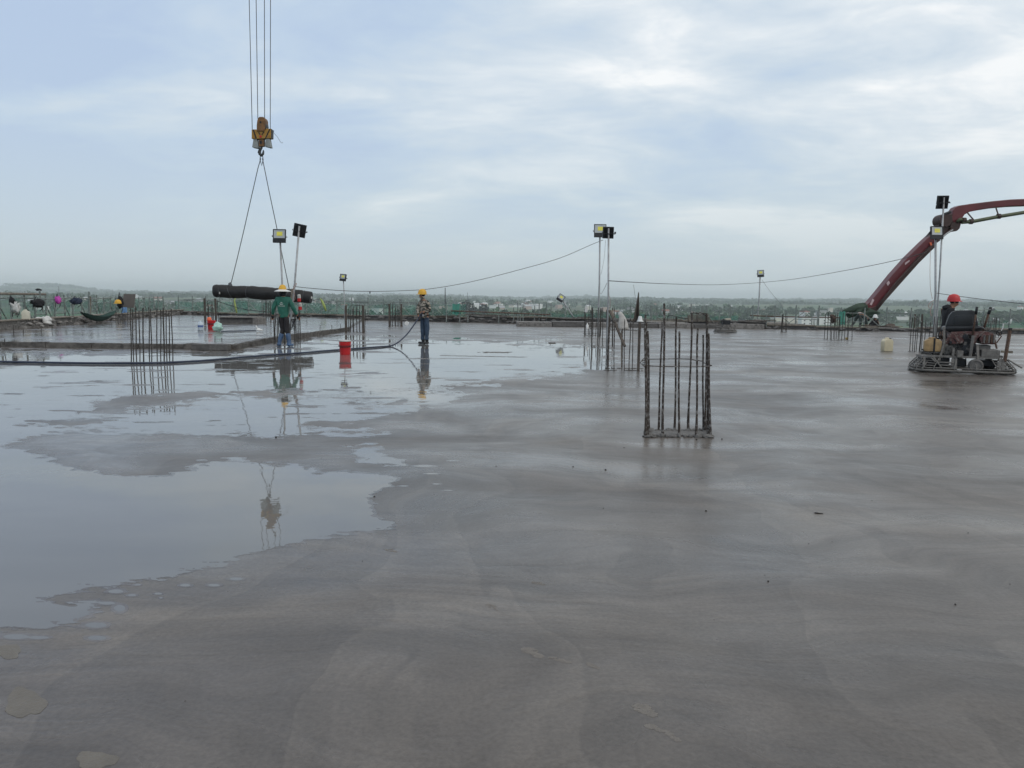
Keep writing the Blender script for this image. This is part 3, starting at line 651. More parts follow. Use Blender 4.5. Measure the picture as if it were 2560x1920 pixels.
for i, (x, y, rz, zs) in enumerate(bays):
    o = sc if i == 0 else copy_tree(sc)
    o.location = (x, y, random.uniform(-0.08, 0.06)); o.rotation_euler = (random.uniform(-.015, .015), random.uniform(-.015, .015), rz + random.uniform(-.03, .03)); o.scale = (1, 1, zs)
    if i < L_n: o['label'] = near_lm(px_of((x, y, 1)), LM_L, 'scaffold bay with cross braces'); o['group'] = 'scaffold bays along the left edge'
    else: o['label'] = near_lm(px_of((x, y, 1)), LM_F, 'far-edge scaffold bay'); o['group'] = 'scaffold bays along the far edge'
# single standards in the gaps (middle of the far edge)
for px, yt, yb, lab in [(1116, 756, 792, 0), (1149, 757, 795, 0), (1170, 764, 792, 0), (1247, 760, 795, 0), (1284, 768, 800, 0), (1295, 752, 802, 0), (1301, 768, 803, 0), (1308, 761, 802, 0), (1337, 764, 802, 0), (1348, 757, 794, 0), (1367, 759, 795, 0), (1378, 757, 806, 0), (1413, 762, 800, 0),
    (1616, 763, 800, 1), (1630, 763, 800, 1), (1642, 764, 800, 1), (1681, 764, 800, 1), (1687, 764, 800, 1), (1754, 765, 800, 1), (1758, 765, 800, 1), (1768, 763, 806, 1), (1799, 775, 806, 1), (1823, 766, 806, 1), (1828, 766, 806, 1), (1870, 770, 808, 1), (1876, 772, 808, 1), (2030, 779, 812, 2), (2044, 779, 812, 2), (1916, 786, 815, 2)]:
    Yl = 48.0 if lab == 0 else 46 if lab == 1 else 44
    a = P(px, yb, Yl); b = P(px + random.uniform(-.8, .8), yt, Yl)
    single(MB().path([a - Vector((0, 0, 1.0)), b], 0.03, 6), 'steel_standard', M_scaf, near_lm(px, LM_F, 'thin upright tube'), 'post', ['steel standards left of the tall lamps', 'steel standards behind the near cage', 'steel standards before the white houses'][lab])
# guard rails
def rail(pts, r, lab, m=M_scaf): return single(MB().path(pts, r, 6), 'guard_rail', m, lab, 'rail')
rail([v3((Lx(y) - 0.5, y), 1.28 + 0.03 * math.sin(y)) for y in np.arange(24, 57.5, 1.6)], 0.025, 'long grey top rail of the scaffold along the left edge')
rail([v3((Lx(y) - 0.42, y), 1.50 - 0.02 * y / 24) for y in np.arange(24.5, 36, 1.6)], 0.05, 'thick pale timber rail at the near left end of the scaffold', M_wood)
rail([P(1128, 777, 48), P(1205, 780, 47.5), P(1290, 783, 47.5), P(1376, 787, 47)], 0.035, 'rusty horizontal tube in front of the round dark trees', M_rustp)
rail([P(1875, 789, 46), P(1960, 792, 45.5), P(2100, 794, 45)], 0.035, 'dark horizontal tube in front of the white houses', M_rustp)
rail([P(2300, 816, 42), P(2430, 820, 41.6), P(2570, 821.5, 41)], 0.03, 'dark horizontal tube behind the ride-on trowel')
rail([v3(EL1 + fd * s + fn * 0.45, 1.2) for s in np.arange(0.5, 22, 2)], 0.022, 'grey top rail of the scaffold along the left part of the far edge')
# nets
def net(base, d, n, w, z0, z1, lab, gap=()):
    t = thing('safety_net', v3(base, 0), lab, 'safety net'); nrm = Vector((-d.y, d.x))
    for i in range(n):
        if i in gap: continue
        vs = []; fs = []; K = 9; J = 5; zt = z1 + random.uniform(-0.12, 0.06)
        for a in range(K):
            for b in range(J):
                u = a / (K - 1); h = b / (J - 1)
                p2 = base + d * (w * (i + u * 0.985)) + nrm * (0.07 * math.sin(u * 9 + i) + 0.05 * math.sin(h * 5 + u * 4))
                vs.append(v3(p2, z0 + (zt - z0 - 0.1 * math.sin(u * math.pi)) * h))
        for a in range(K - 1):
            for b in range(J - 1): q = a * J + b; fs.append((q, q + J, q + J + 1, q + 1))
        MB().add(vs, fs).build('net_panel', M_net, t, smooth=True)
dl = (EL1 - Vector((Lx(22), 22))).normalized()
net(Vector((Lx(22) - 0.75, 22)), dl, 12, 3.0, -1.6, 1.28, 'pale green safety net behind the scaffold along the left edge')
net(EL1 + fn * 0.75 - fd * 0.5, fd, 8, 2.9, -1.8, 1.15, 'green safety net behind the left part of the far edge')
net(EL1 + fn * 0.8 + fd * 25.5, fd, 8, 2.9, -2.2, 0.75, 'low green safety net behind the near rod cage', gap=(0, 5, 6, 7))
net(EL1 + fn * 0.8 + fd * 42.2, fd, 9, 2.9, -2.2, 0.62, 'low green safety net behind the trowel and boom', gap=(0, 1, 2))
for (x0, x1, y0, y1, Y, lab) in [(1131, 1152, 760, 787, 48, 'bright green net scrap hanging left of the round dark trees'), (2099, 2112, 779, 812, 44, 'teal net sheet hanging behind the rod cage by the boom'), (592, 620, 752, 786, 52, 'denser green net fold below the hanging black roll')]:
    px_net = x0; a = P(x0, y0, Y); b = P(x1, y1, Y); vs = []; K = 7
    for i in range(K):
        for j in range(5): vs.append((a.x + (b.x - a.x) * i / (K - 1), Y + 0.06 * math.sin(i * 2.1 + j), a.z + (b.z - a.z) * j / 4 + 0.03 * math.sin(i * 1.7)))
    single(MB().add(vs, [(i * 5 + j, i * 5 + 5 + j, i * 5 + 6 + j, i * 5 + j + 1) for i in range(K - 1) for j in range(4)]), 'net_sheet', mat('dense_green_net', (0.08, 0.30, 0.235), 0.8, 0, 0.2, 2) if px_net != 592 else M_net, lab, 'net', smooth=True)

# ================================================================== REBAR
def bars(t, specs, Yoff=0.0, m=M_rebar2, lumps=False, nside=8):
    "specs: (px base, py base, px top, py top, radius m)"
    out = []
    for i, (xb, yb, xt, yt, r) in enumerate(specs):
        a = G(xb, yb); b = P(xt, yt, a.y + random.uniform(-.02, .02)); K = 9 if lumps else 4
        pts = []; rs = []
        a = a - Vector((0, 0, 0.05))
        for k in range(K + 1):
            u = k / K; w = 0.006 * math.sin(u * 5 + i * 2.1) * (1 if 0 < k < K else 0)
            pts.append(a.lerp(b, u) + Vector((w, w * 0.5, 0)))
            rs.append(r * (1 + (random.uniform(0, 0.28) * max(0, 0.75 - u) + (0.3 if k < 2 else 0) if lumps else random.uniform(-.04, .06))))
        out.append(MB().path(pts, rs, nside).build('rebar', m, t, smooth='auto'))
    return out
def ribs(t, a, b, r, m):
    mb = MB(); n = int((b - a).length / 0.018)
    for k in range(n):
        p = a.lerp(b, (k + 0.5) / n); mb.path([p - Vector((0, 0, .0015)), p + Vector((0, 0, .0015))], r * 1.1, 6)
# --- near cage
random.seed(21)
NC = G(1693, 1086)
t = thing('rebar_cage', NC, 'nearest cage of rusty cement-splashed column bars with a crusted base', 'rebar cage')
zx = lambda x: 1420 + x / 4.147
zy = lambda y: 720 + y / 4.147
near = [(806, 1545, 803, 278, .0115), (828, 1535, 812, 360, .0115), (846, 1512, 826, 445, .011), (815, 1490, 818, 470, .010), (940, 1468, 978, 350, .0105), (985, 1535, 997, 160, .0118), (1105, 1470, 1125, 300, .0108), (1152, 1535, 1155, 450, .011),
        (1248, 1480, 1285, 255, .011), (1328, 1545, 1346, 420, .0112), (1405, 1492, 1401, 485, .010), (1428, 1500, 1436, 262, .0112), (1446, 1540, 1446, 340, .0112), (1478, 1545, 1458, 470, .0118), (1462, 1500, 1443, 420, .010)]
bars(t, [(zx(a), zy(b), zx(c), zy(d), e) for a, b, c, d, e in near], m=M_rebar, lumps=True, nside=10)
Yf, Yb_ = G(1693, 1094).y, G(1693, 1076).y
def wire_loop(y1, y2, ym):
    f = [P(zx(x), zy(y), Yf - 0.015) for x, y in ((788, y1 + 4), (812, y1), (970, y1 + 8), (1150, y1 + 10), (1330, y1 + 12), (1450, y1 + 6), (1490, y1 - 2))]
    b = [P(zx(x), zy(y), Yb_ + 0.015) for x, y in ((785, ym - 8), (830, ym), (980, ym - 2), (1120, ym - 4), (1260, ym), (1340, ym + 14), (1400, ym + 22))]
    return f, b
f_, b_ = wire_loop(806, 0, 738)
MB().path(f_, 0.005, 6).build('stirrup', M_rebar, t); MB().path(b_, 0.005, 6).build('stirrup', M_rebar, t)
MB().path([f_[0], f_[0] + Vector((-.01, .2, .02)), b_[0]], 0.005, 6).build('stirrup', M_rebar, t)
MB().path([f_[-1], f_[-1] + Vector((-.03, .2, .01)), b_[-1]], 0.005, 6).build('stirrup', M_rebar, t)
for yy in (745, 768, 786):
    MB().path([P(zx(804), zy(yy), Yf + .05), P(zx(780), zy(yy + 6), Yf + .02), P(zx(772), zy(yy + 12), Yf)], 0.005, 5).build('stirrup_hook', M_rebar, t)
MB().path([P(zx(x), zy(y), Yb_) for x, y in ((1264, 262), (1282, 262), (1300, 256), (1345, 266), (1375, 252), (1392, 262), (1418, 278), (1438, 292))], 0.006, 6).build('tie_rod', M_rebar, t)
MB().path([P(zx(x), zy(y), Yb_) for x, y in ((1300, 262), (1330, 256), (1352, 270), (1385, 270), (1405, 262), (1436, 268))], 0.005, 6).build('tie_rod', M_rebar, t)
mb = MB()
for k in range(120):
    u, v = random.random(), random.random(); e = random.choice((0, 1, 2, 3))
    if e == 0: v = random.uniform(0, .12)
    if e == 1: v = random.uniform(.88, 1)
    if e == 2: u = random.uniform(0, .08)
    if e == 3: u = random.uniform(.92, 1)
    p = G(1612, 1093).lerp(G(1776, 1094), u); q = G(1618, 1077).lerp(G(1766, 1078), u); c = p.lerp(q, v)
    s_ = random.uniform(0.02, 0.065); mb.blob(c + Vector((0, 0, .010)), (s_ * 1.5, s_ * 1.2, random.uniform(.015, .05)), k, 0.45, 2)
mb.build('slurry_crust', M_slurry, t, smooth=True)['kind'] = 'stuff'
q = [G(1618, 1090), G(1770, 1091), G(1762, 1080), G(1624, 1079)]
MB().prism([p + Vector((0, 0, 0.002)) for p in q], (0, 0, 0.012)).build('base_patch', M_slurry, t)

# --- second cage (with the tall lamp, sack and leaning timber)
random.seed(22)
t = thing('rebar_cage', G(1568, 920), 'cage of column bars with a white cup on its right post, beside the tall lamp', 'rebar cage')
sec = [(400, 845, 428, 292, .011), (416, 862, 437, 300, .012), (478, 862, 480, 204, .010), (560, 855, 566, 420, .009), (583, 862, 588, 325, .010), (632, 858, 650, 315, .0095), (664, 860, 677, 316, .0095), (470, 780, 474, 400, .009)]
bars(t, [(zx(a), zy(b), zx(c), zy(d), e) for a, b, c, d, e in sec[:-1]], m=M_rebar)
for (xb, xt, yt, w) in ((728, 744, 356, .055),):
    a = G(zx(xb), zy(862)); b = P(zx(xt), zy(yt), a.y); MB().beam(a, b, w, 0.05).build('timber_post', M_wood_d, t)
MB().path([P(zx(x), zy(y), 16.2) for x, y in ((405, 438), (480, 440), (600, 440), (700, 440), (765, 446))], 0.0045, 6).build('stirrup', M_rebar, t)
MB().path([P(zx(x), zy(y), 17.0) for x, y in ((420, 430), (550, 432), (740, 436))], 0.0045, 6).build('stirrup', M_rebar, t)
mb = MB()
for k in range(42):
    u = random.random(); p = G(1512, 926).lerp(G(1624, 927.5), u) if k % 2 else G(1516, 921).lerp(G(1606, 922), u)
    mb.blob(p + Vector((0, 0, .004)), (random.uniform(.05, .12), .07, random.uniform(.02, .04)), k, .4, 1)
mb.build('slurry_crust', M_slurry, t, smooth=True)['kind'] = 'stuff'
single(MB().beam(P(1524, 776, 16.7), P(1562, 866, 16.0), 0.05, 0.03), 'timber_batten', M_wood_d, 'dark timber batten leaning diagonally inside the second rod cage', 'batten')
single(MB().beam(P(1527, 776, 16.9), P(1534, 795, 16.8), 0.09, 0.02), 'timber_offcut', M_wood, 'torn pale timber offcut nailed near the top of the diagonal batten', 'offcut')
sb = MB(); pts = []
prof = [(532, 250, 20), (545, 270, 46), (560, 310, 70), (570, 360, 94), (575, 400, 108), (575, 432, 112)]
for i, (x, y, w) in enumerate(prof): pts.append((P(zx(x), zy(y), 17.3), w / 4.147 / 112 / 2))
sb.path([p for p, _ in pts], [max(.03, w) for _, w in pts], 14, sq=0.45)
for v in sb.v: v += Vector((0.012 * mnoise.noise(v * 14), 0.03 * mnoise.noise(v * 9 + Vector((3, 0, 0))), 0))
single(sb, 'white_sack', M_sack, 'grubby white plastic sack draped over a stick behind the second rod cage', 'sack', smooth=True)
single(MB().tube(P(1554, 826, 17.3), G(1554, 917) , 0.015, 6), 'wooden_stake', M_wood, 'thin stake carrying the draped white sack', 'stake')
single(MB().lathe(P(1600, 804, 16.5), [(.075, 0), (.072, .015), (.055, .02), (.038, .10), (.03, .115)], 14), 'white_cup', M_white, 'white plastic cup upturned on the post of the second rod cage', 'cup', smooth='auto')
# teepee of tied rods at the far edge
t = thing('rod_bundle', P(1593, 800, 41), 'dark cone of rods tied together at the top, behind the white sack', 'rod bundle')
for k in range(9):
    u = k / 8; MB().tube(P(1584 + 13.5 * u, 803, 41 + 0.25 * math.sin(u * 3)), P(1596.5, 731 + 6 * abs(u - .5), 41), 0.028, 5).build('rod', M_wood_d, t)
single(MB().path([P(1591, 757, 40.6), P(1587, 735, 40.6), P(1584, 712, 40.6), P(1582, 713, 40.6)], 0.012, 5), 'thin_rod', M_galv, 'thin pale bent rod rising beside the dark cone of rods', 'rod')

# --- generic rectangular cages
def cage(x0, x1, yb, yt, nf, dep, r, lab, seed, post=False, m=M_rebar2, stir=(0.45,), base=True, cat='rebar cage', jit=8, zb=0.0):
    random.seed(seed); a = G(x0, yb, zb); b = G(x1, yb, zb); t = thing('rebar_cage', (a + b) / 2, lab, cat)
    H = P(x0, yt, a.y).z
    spots = [(u / (nf - 1), 0) for u in range(nf)] + [((u + .4) / nf, 1) for u in range(nf - 1)] + [(0.0, .5), (1.0, .5)]
    for (u, v) in spots:
        p = a.lerp(b, u + random.uniform(-.02, .02)) + Vector((0, dep * v, -0.04)); q = p + Vector((random.uniform(-.03, .03), random.uniform(-.03, .03), H + 0.04 - zb - abs(random.gauss(0, jit)) / FPX * a.y))
        MB().path([p, p.lerp(q, .5) + Vector((random.uniform(-.008, .008), 0, 0)), q], r, 6).build('rebar', m, t)
    if post:
        for p in (a, b):
            MB().beam(p - Vector((0, .05, .02)), p + Vector((0, -.05, H - 0.05)), 0.085, 0.07).build('timber_post', M_wood_d, t)
    for hh in stir:
        z = zb + (H - zb) * hh; L = [a + Vector((-.02, -.02, 0)), b + Vector((.02, -.02, 0)), b + Vector((.02, dep + .02, 0)), a + Vector((-.02, dep + .02, 0))]
        MB().path([Vector((p.x, p.y, z + random.uniform(-.01, .01))) for p in L], 0.005, 5, closed=True).build('stirrup', m, t)
    if base:
        mb = MB()
        for k in range(26):
            p = a.lerp(b, random.uniform(-.04, 1.04)) + Vector((0, random.choice((-.02, dep)), 0)); mb.blob(p, (random.uniform(.06, .12), .08, random.uniform(.02, .05)), k, .4, 1)
        mb.build('slurry_crust', M_slurry, t, smooth=True)['kind'] = 'stuff'
    return t
cage(1480, 1533, 868, 768, 4, .6, .0125, 'slim rod cage just behind the second cage, left of the tall lamp post', 31, jit=6)
t = cage(1462, 1502, 840, 770, 4, .6, .014, 'rod cage at the foot of the left tall lamp, with a white bottle on it', 32, stir=(.92, .08))
single(MB().lathe(P(1468, 823, 31), [(.05, 0), (.055, .02), (.055, .16), (.02, .2), (.02, .24)], 10), 'white_bottle', M_white, 'small white bottle hanging on the rod cage at the left tall lamp', 'bottle', smooth=True)
single(MB().box(P(1466, 774, 31.5), (.12, .05, .22), Matrix.Rotation(.15, 3, 'Y')), 'white_rag', M_bag_w, 'white rag tied on top of the rod cage at the left tall lamp', 'rag', bevel=.02)
# front-left cage behind the hose
random.seed(33)
t = thing('rebar_cage', G(380, 905), 'cage of tall dark rods standing in the water behind the black hose at left', 'rebar cage')
l1x = lambda x: x / 4.254
zt = [385, 395, 375, 410, 380, 375, 392, 390, 400, 380, 405, 412, 395]
bs = [1395, 1420, 1453, 1487, 1528, 1590, 1613, 1672, 1710, 1745, 1775, 1805, 1838]; tp = [1388, 1408, 1440, 1478, 1520, 1582, 1602, 1668, 1708, 1736, 1766, 1796, 1822]
bars(t, [(l1x(b), 680 + 955 / 4.254 - (3.5 if i % 2 else 0), l1x(a), 680 + z / 4.254, .0125 if i not in (4, 9) else .016) for i, (b, a, z) in enumerate(zip(bs, tp, zt))])
# cage at the two leaning lamps
random.seed(34)
t = thing('rebar_cage', G(718, 860), 'rod cage around the two leaning lamp poles beside the worker in the green jacket', 'rebar cage')
l2x = lambda x: 500 + x / 4.254
l2y = lambda y: 680 + y / 4.254
sp_ = [(787, 770, 785, 470), (800, 760, 797, 480), (826, 752, 822, 485), (838, 752, 836, 480), (903, 775, 900, 600), (1006, 760, 1003, 440), (1018, 772, 1016, 470), (1035, 755, 1032, 430), (1052, 772, 1048, 330), (1066, 765, 1062, 380)]
bars(t, [(l2x(a), l2y(b), l2x(c), l2y(d), .0135) for a, b, c, d in sp_])
MB().path([P(l2x(x), l2y(y), 24.3) for x, y in ((782, 560), (900, 562), (1070, 560))], .005, 5).build('stirrup', M_rebar2, t)
for (x, y, lab) in ((1055, 300, 'upper red and white marker can on a rod beside the green-jacket worker'), (1066, 388, 'lower red and white marker can on a rod beside the green-jacket worker')):
    c = P(l2x(x), l2y(y + 14), 24.0); o = thing('marker_can', c, lab, 'can')
    MB().lathe(c, [(.055, 0), (.055, .1)], 10).build('can_body', M_red, o); MB().lathe(c + Vector((0, 0, .101)), [(.056, 0), (.056, .1), (.03, .12)], 10).build('can_cap', M_sack, o)
# rags and hair-like rope hanging on this cage
mb = MB()
for k in range(14):
    x = l2x(970 + k * 4); mb.path([P(x, l2y(500), 24.0), P(x + random.uniform(-3, 3), l2y(560), 24.0), P(x + random.uniform(-5, 2), l2y(600 + random.uniform(-20, 25)), 24.0)], .006, 4)
single(mb, 'frayed_rope', M_pants, 'frayed dark rope tassel hanging on the rod cage right of the green-jacket worker', 'rope')
cage(866, 909, 831.6, 761, 6, .7, .014, 'rod cage with thick timber corner posts under the small lamp, left of the camouflage worker', 35, post=True, stir=(.5, .96))
cage(974, 1004, 816, 757, 5, .7, .016, 'rod cage by the far edge immediately left of the camouflage worker', 36, post=True)
cage(1957, 1966, 831, 777, 2, .35, .017, 'narrow group of three or four rods standing alone right of the small far lamp', 37, stir=())
cage(2078, 2129, 851, 780, 7, .8, .0135, 'dense rod cage left of the bending worker and the boom foot', 38, stir=(.62,))
cage(2300, 2347, 883, 790, 6, .7, .0125, 'rod cage at the foot of the two lamps behind the ride-on trowel', 39, stir=(.45,), jit=14)
cage(2467, 2496, 844, 787, 5, .7, .015, 'rod cage seen behind the right side of the ride-on trowel', 40, stir=(.7,))
cage(2284, 2302, 824, 783, 3, .6, .02, 'short rod cage by the far edge left of the lamps behind the trowel', 41, post=True, stir=())
cage(514, 541, 806, 750, 4, .6, .019, 'rod cage at the far left edge behind the red bucket', 42, post=True, zb=RZ, stir=())
cage(659, 684, 806, 750, 4, .7, .018, 'pale rod cage behind the platform, left of the green-jacket worker', 43, zb=RZ, stir=(.3,))
cage(290, 312, 812, 776, 5, .5, .012, 'short thin rods at the left edge beneath the plywood sheet', 44, zb=RZ, stir=())
# short starter bars along kerb and far edge
for i, (x, y0, y1) in enumerate([(34, 836, 812), (58, 836, 824), (103, 832, 820), (130, 829, 808), (537, 856, 840), (555, 856, 845), (800, 826, 812), (830, 824, 812), (852, 822, 810), (1298, 806, 783), (1304, 806, 780), (1311, 806, 784), (1240, 806, 786), (1160, 805, 790), (1160, 792, 772), (11, 862, 847)]):
    a = G(x, y0, RZ if x < 500 else 0.0 if x > 890 else 0.1); single(MB().tube(a, P(x + random.uniform(-1, 1), y1, a.y), .012, 5), 'starter_bar', M_rebar2, 'thin short bar sticking up from the ' + ('left raised slab' if x < 500 else 'kerb near the worker' if x < 890 else 'far edge in the middle'), 'bar', 'starter bars on the ' + ('left slab' if x < 500 else 'kerb' if x < 890 else 'far edge'))

# ================================================================== FLOODLIGHTS
def floodlight(base, top_px, D, w, facing, label, tilt=0.0, back=False, pitch=0.15, pole_r=0.022, polem=M_galv):
    "base: world point of the pole foot; top_px: pixel of the lamp centre at depth D; w: lamp width in m"
    c = P(top_px[0], top_px[1], D); t = thing('floodlight', base, label, 'floodlight')
    lean = (c - base)
    mid = base.lerp(c, 0.5) + Vector((0.012, 0, 0)); tip = c + (Vector((0, -0.03 if back else 0.06, 0)) + lean.normalized() * (w * .35 if back else -w * .3))
    MB().path([base - Vector((0, 0, .03)), base.lerp(c, .25) + Vector((-.006, 0, 0)), mid, tip], pole_r, 8).build('pole', polem, t, smooth=True)
    Rm = Matrix.Rotation(facing, 3, 'Z') @ Matrix.Rotation(tilt, 3, 'Y') @ Matrix.Rotation(-pitch, 3, 'X')
    cc = c + Vector((0, 0.0 if not back else 0.05, 0)); L = lambda x, y, z: cc + Rm @ Vector((x, y, z)); h = w * 1.06
    s = -1.0                                            # lens looks along local -Y
    MB().box(L(0, .018, 0), (w, .05, h), Rm).build('housing', M_blackm, t, bevel=.008)
    fr = MB(); fz = h * .16
    for (x, z, a, b) in ((0, h / 2 - .012, w, .024), (0, -h / 2 + h * .15, w, h * .30), (-w / 2 + .012, fz, .024, h * .64), (w / 2 - .012, fz, .024, h * .64)):
        fr.box(L(x, -.018, z), (a, .026, b), Rm)
    fr.build('front_frame', M_blackm, t, bevel=.003)
    MB().box(L(0, -.011, fz), (w - .048, .008, h * .64), Rm).build('reflector', M_lens, t)
    MB().box(L(w * .02, -.0185, fz), (w * .44, .006, h * .30), Rm).build('led_board', M_led, t)
    fin = MB()
    for k in range(7): fin.box(L(-w * .36 + w * .12 * k, .058, .0), (.006, .03, h * .86), Rm)
    fin.build('cooling_fins', M_blackm, t)
    br = MB(); br.path([L(-w / 2 - .018, .02, 0), L(-w / 2 - .018, .10, -.02), L(w / 2 + .018, .10, -.02), L(w / 2 + .018, .02, 0)], .010, 6)
    br.build('bracket', M_blackm, t); MB().lathe(L(-w / 2 - .03, .02, 0), [(.022, -.01), (.022, .02)], 8, 'x').build('bracket_knob', M_blackm, t)
    return t
f1b = G(1495, 842); floodlight(f1b, (1500.5, 577), f1b.y, 0.50, 0.02, 'tall lamp with yellow light board facing the camera, left of the middle pair', pole_r=.034)
f2b = G(1518, 922); floodlight(f2b, (1521, 581), f2b.y, 0.235, math.pi + .1, 'tall lamp turned away, right of the middle pair, over the second rod cage', back=True, pole_r=.02)
f3b = G(712, 859); floodlight(f3b, (698.5, 590), f3b.y, 0.40, 0.03, 'lamp with yellow light board, on the left leaning pole behind the green-jacket worker', pole_r=.030)
f4b = G(722, 860); floodlight(f4b, (748, 576), f4b.y, 0.38, math.pi + .15, 'lamp turned away on the right leaning pole behind the green-jacket worker', tilt=-.2, back=True, pole_r=.031)
f5b = G(864, 830); floodlight(f5b, (857.5, 694), f5b.y, 0.285, -.35, 'small lamp on a pole above the timber-cornered rod cage, left of the camouflage worker', tilt=.08, pole_r=.02)
f6b = G(2334, 882); floodlight(f6b, (2342, 582), f6b.y, 0.375, 0.02, 'lower lamp with yellow light board facing the camera, in front of the red boom', pole_r=.034, polem=M_galv)
f7b = G(2338, 881); floodlight(f7b, (2358, 505), f7b.y, 0.375, math.pi + .2, 'upper lamp turned away, highest one above the red boom elbow', tilt=.05, back=True, pole_r=.026)
f8b = G(1893, 812); floodlight(f8b, (1901.5, 684), f8b.y, 0.43, -.2, 'small lamp on a thin pole at the far edge right of the near rod cage', tilt=-.06, pole_r=.045)
f9b = P(1434, 793, 46); floodlight(f9b, (1402, 745), 46, 0.40, -.3, 'small lamp on a short strongly tilted pole at the far edge', tilt=.55, pitch=.3, pole_r=.04)
single(MB().blob(f8b + Vector((0, 0, .15)), (.7, .5, .5), 3, .3, 2), 'concrete_foot', M_conc, 'lump of concrete holding the foot of the small far lamp', 'block')

def wire(pts, r, lab, name='electric_wire', m=M_wire, cat='wire'):
    "pts: (px,py,depth) control points -> smooth curve"
    C = [P(*p) for p in pts]; out = []
    for i in range(len(C) - 1):
        p0 = C[max(i - 1, 0)]; p1 = C[i]; p2 = C[i + 1]; p3 = C[min(i + 2, len(C) - 1)]
        for k in range(8):
            u = k / 8; out.append(0.5 * ((2 * p1) + (p2 - p0) * u + (2 * p0 - 5 * p1 + 4 * p2 - p3) * u * u + (3 * p1 - p0 - 3 * p2 + p3) * u ** 3))
    out.append(C[-1]); return single(MB().path(out, r, 5), name, m, lab, cat)
wire([(733, 716, 24.4), (780, 721, 24.8), (860, 727, 25.2), (930, 728.5, 25.8), (1000, 727, 27), (1076, 722, 28.5), (1180, 704, 29.5), (1300, 674, 30.5), (1400, 645, 31.3), (1480, 611, 32), (1508, 600, 32.2)], .010, 'black electric wire sagging from the leaning lamp to the middle lamps')
wire([(1522, 702, 16.6), (1590, 706, 21), (1680, 710, 28), (1790, 712, 34), (1893, 707, 38), (1990, 697, 34), (2120, 675, 29), (2230, 653, 26), (2318, 630, 23.4)], .010, 'black electric wire sagging from the middle lamps to the lamps by the boom')
wire([(2342, 733, 23.3), (2400, 741, 22), (2480, 751, 21), (2620, 766, 19)], .008, 'black electric wire running out of the picture above the red-helmet worker')
wire([(1905, 700, f8b.y), (1925, 728, f8b.y - 1), (1945, 752, f8b.y - 2), (1960, 768, f8b.y - 3)], .008, 'thin wire dropping from the small far lamp', cat='wire')
wire([(1514, 600, 18), (1511, 640, 18), (1506, 670, 18), (1502, 687, 18)], .004, 'thin pale wire hanging between the two middle lamp poles', m=M_galv)
wire([(1499, 728, 26), (1502, 735, 24), (1509, 725, 21), (1517, 708, 17)], .006, 'small loop of wire between the two middle lamp poles', m=M_galv)
wire([(1524, 740, 16.5), (1526, 758, 16.5), (1523, 775, 16.5)], .004, 'pinkish cord dangling along the right middle lamp pole', m=M_cord)
wire([(2326, 625, 23.2), (2325, 680, 23.2), (2326, 720, 23.2), (2331, 748, 23.2)], .006, 'pinkish cord hanging beside the lamp poles by the boom', m=M_cord)
wire([(2336, 750, 23.2), (2325, 757, 23.2), (2321, 766, 23.2), (2327, 770, 23.2), (2332, 758, 23.2), (2326, 778, 23.2), (2329, 790, 23.2)], .009, 'tangle of pinkish cord tied around the lamp poles by the boom', m=M_cord)
wire([(734, 724, 24.2), (740, 713, 24.2), (741, 708, 24.2), (737, 712, 24.2), (732, 724, 24.2), (736, 735, 24.2), (737, 748, 24.2), (730, 756, 24.2)], .008, 'coil of pinkish cord on the right leaning lamp pole', m=M_cord)
wire([(925, 728.5, 25.4), (924.5, 734, 25.4)], .02, 'short black plug hanging from the sagging wire', cat='plug', name='hanging_plug')
single(MB().beam(P(731, 722, 24.2), P(727, 760, 24.2), .09, .04), 'timber_splint', M_wood, 'pale timber splint tied to the right leaning lamp pole', 'timber')

# ================================================================== CRANE HOOK AND LOAD
D = 35.0
hx = lambda x: 560 + x / 6.38
hy = lambda y: 240 + y / 6.38
t = thing('crane_hook_block', P(hx(597), hy(560), D), 'yellow crane hook block with black chevrons and grey side weights hanging on four ropes', 'crane hook')
def pp(pts, y0, th, name, m, par=t, bev=0.0):
    return MB().prism([P(hx(x), hy(y), D + y0) for x, y in pts], (0, th, 0)).build(name, m, par, bevel=bev)
pp([(440, 532), (440, 680), (520, 683), (640, 676), (750, 672), (750, 520), (660, 520), (525, 533)], -.16, .32, 'body_plate', M_crane, bev=.012)
for q in ([(455, 535), (475, 535), (522, 672), (502, 676)], [(722, 524), (740, 522), (672, 672), (652, 674)], [(545, 575), (562, 575), (580, 616), (564, 616)], [(628, 570), (645, 568), (612, 620), (598, 620)]):
    pp(q, -.172, .008, 'black_stripe', M_blackm)
pp([(745, 520), (758, 526), (756, 668), (745, 672)], -.15, .3, 'side_cheek', M_blackm)
hs = [(520, 560), (518, 470), (528, 385), (545, 345), (565, 330), (620, 330), (645, 345), (660, 385), (664, 470), (655, 520), (640, 560)]
pp(hs, -.21, .42, 'sheave_housing', M_craneb, bev=.03)
pp([(655, 385), (668, 470), (662, 530), (652, 530)], -.2, .4, 'housing_edge', M_blackm)
MB().lathe(P(hx(583), hy(418), D - .218), [(.045, -.01), (.045, .012)], 10, 'y').build('axle_cap', M_blackm, t)
MB().lathe(P(hx(582), hy(646), D - .18), [(.05, -.012), (.05, .012)], 10, 'y').build('red_reflector', M_red, t)
for q, lb in (([(470, 682), (522, 682), (552, 825), (520, 830), (446, 815)], 0), ([(665, 678), (722, 674), (750, 820), (720, 820), (648, 802)], 1)):
    pp(q, -.13, .26, 'side_weight', M_greyw, bev=.015)
pp([(555, 680), (634, 676), (636, 800), (556, 802)], -.10, .2, 'hook_yoke', M_craneb, bev=.01)
pp([(568, 712), (604, 710), (602, 765), (570, 768)], -.108, .01, 'yoke_plate', M_blackm)
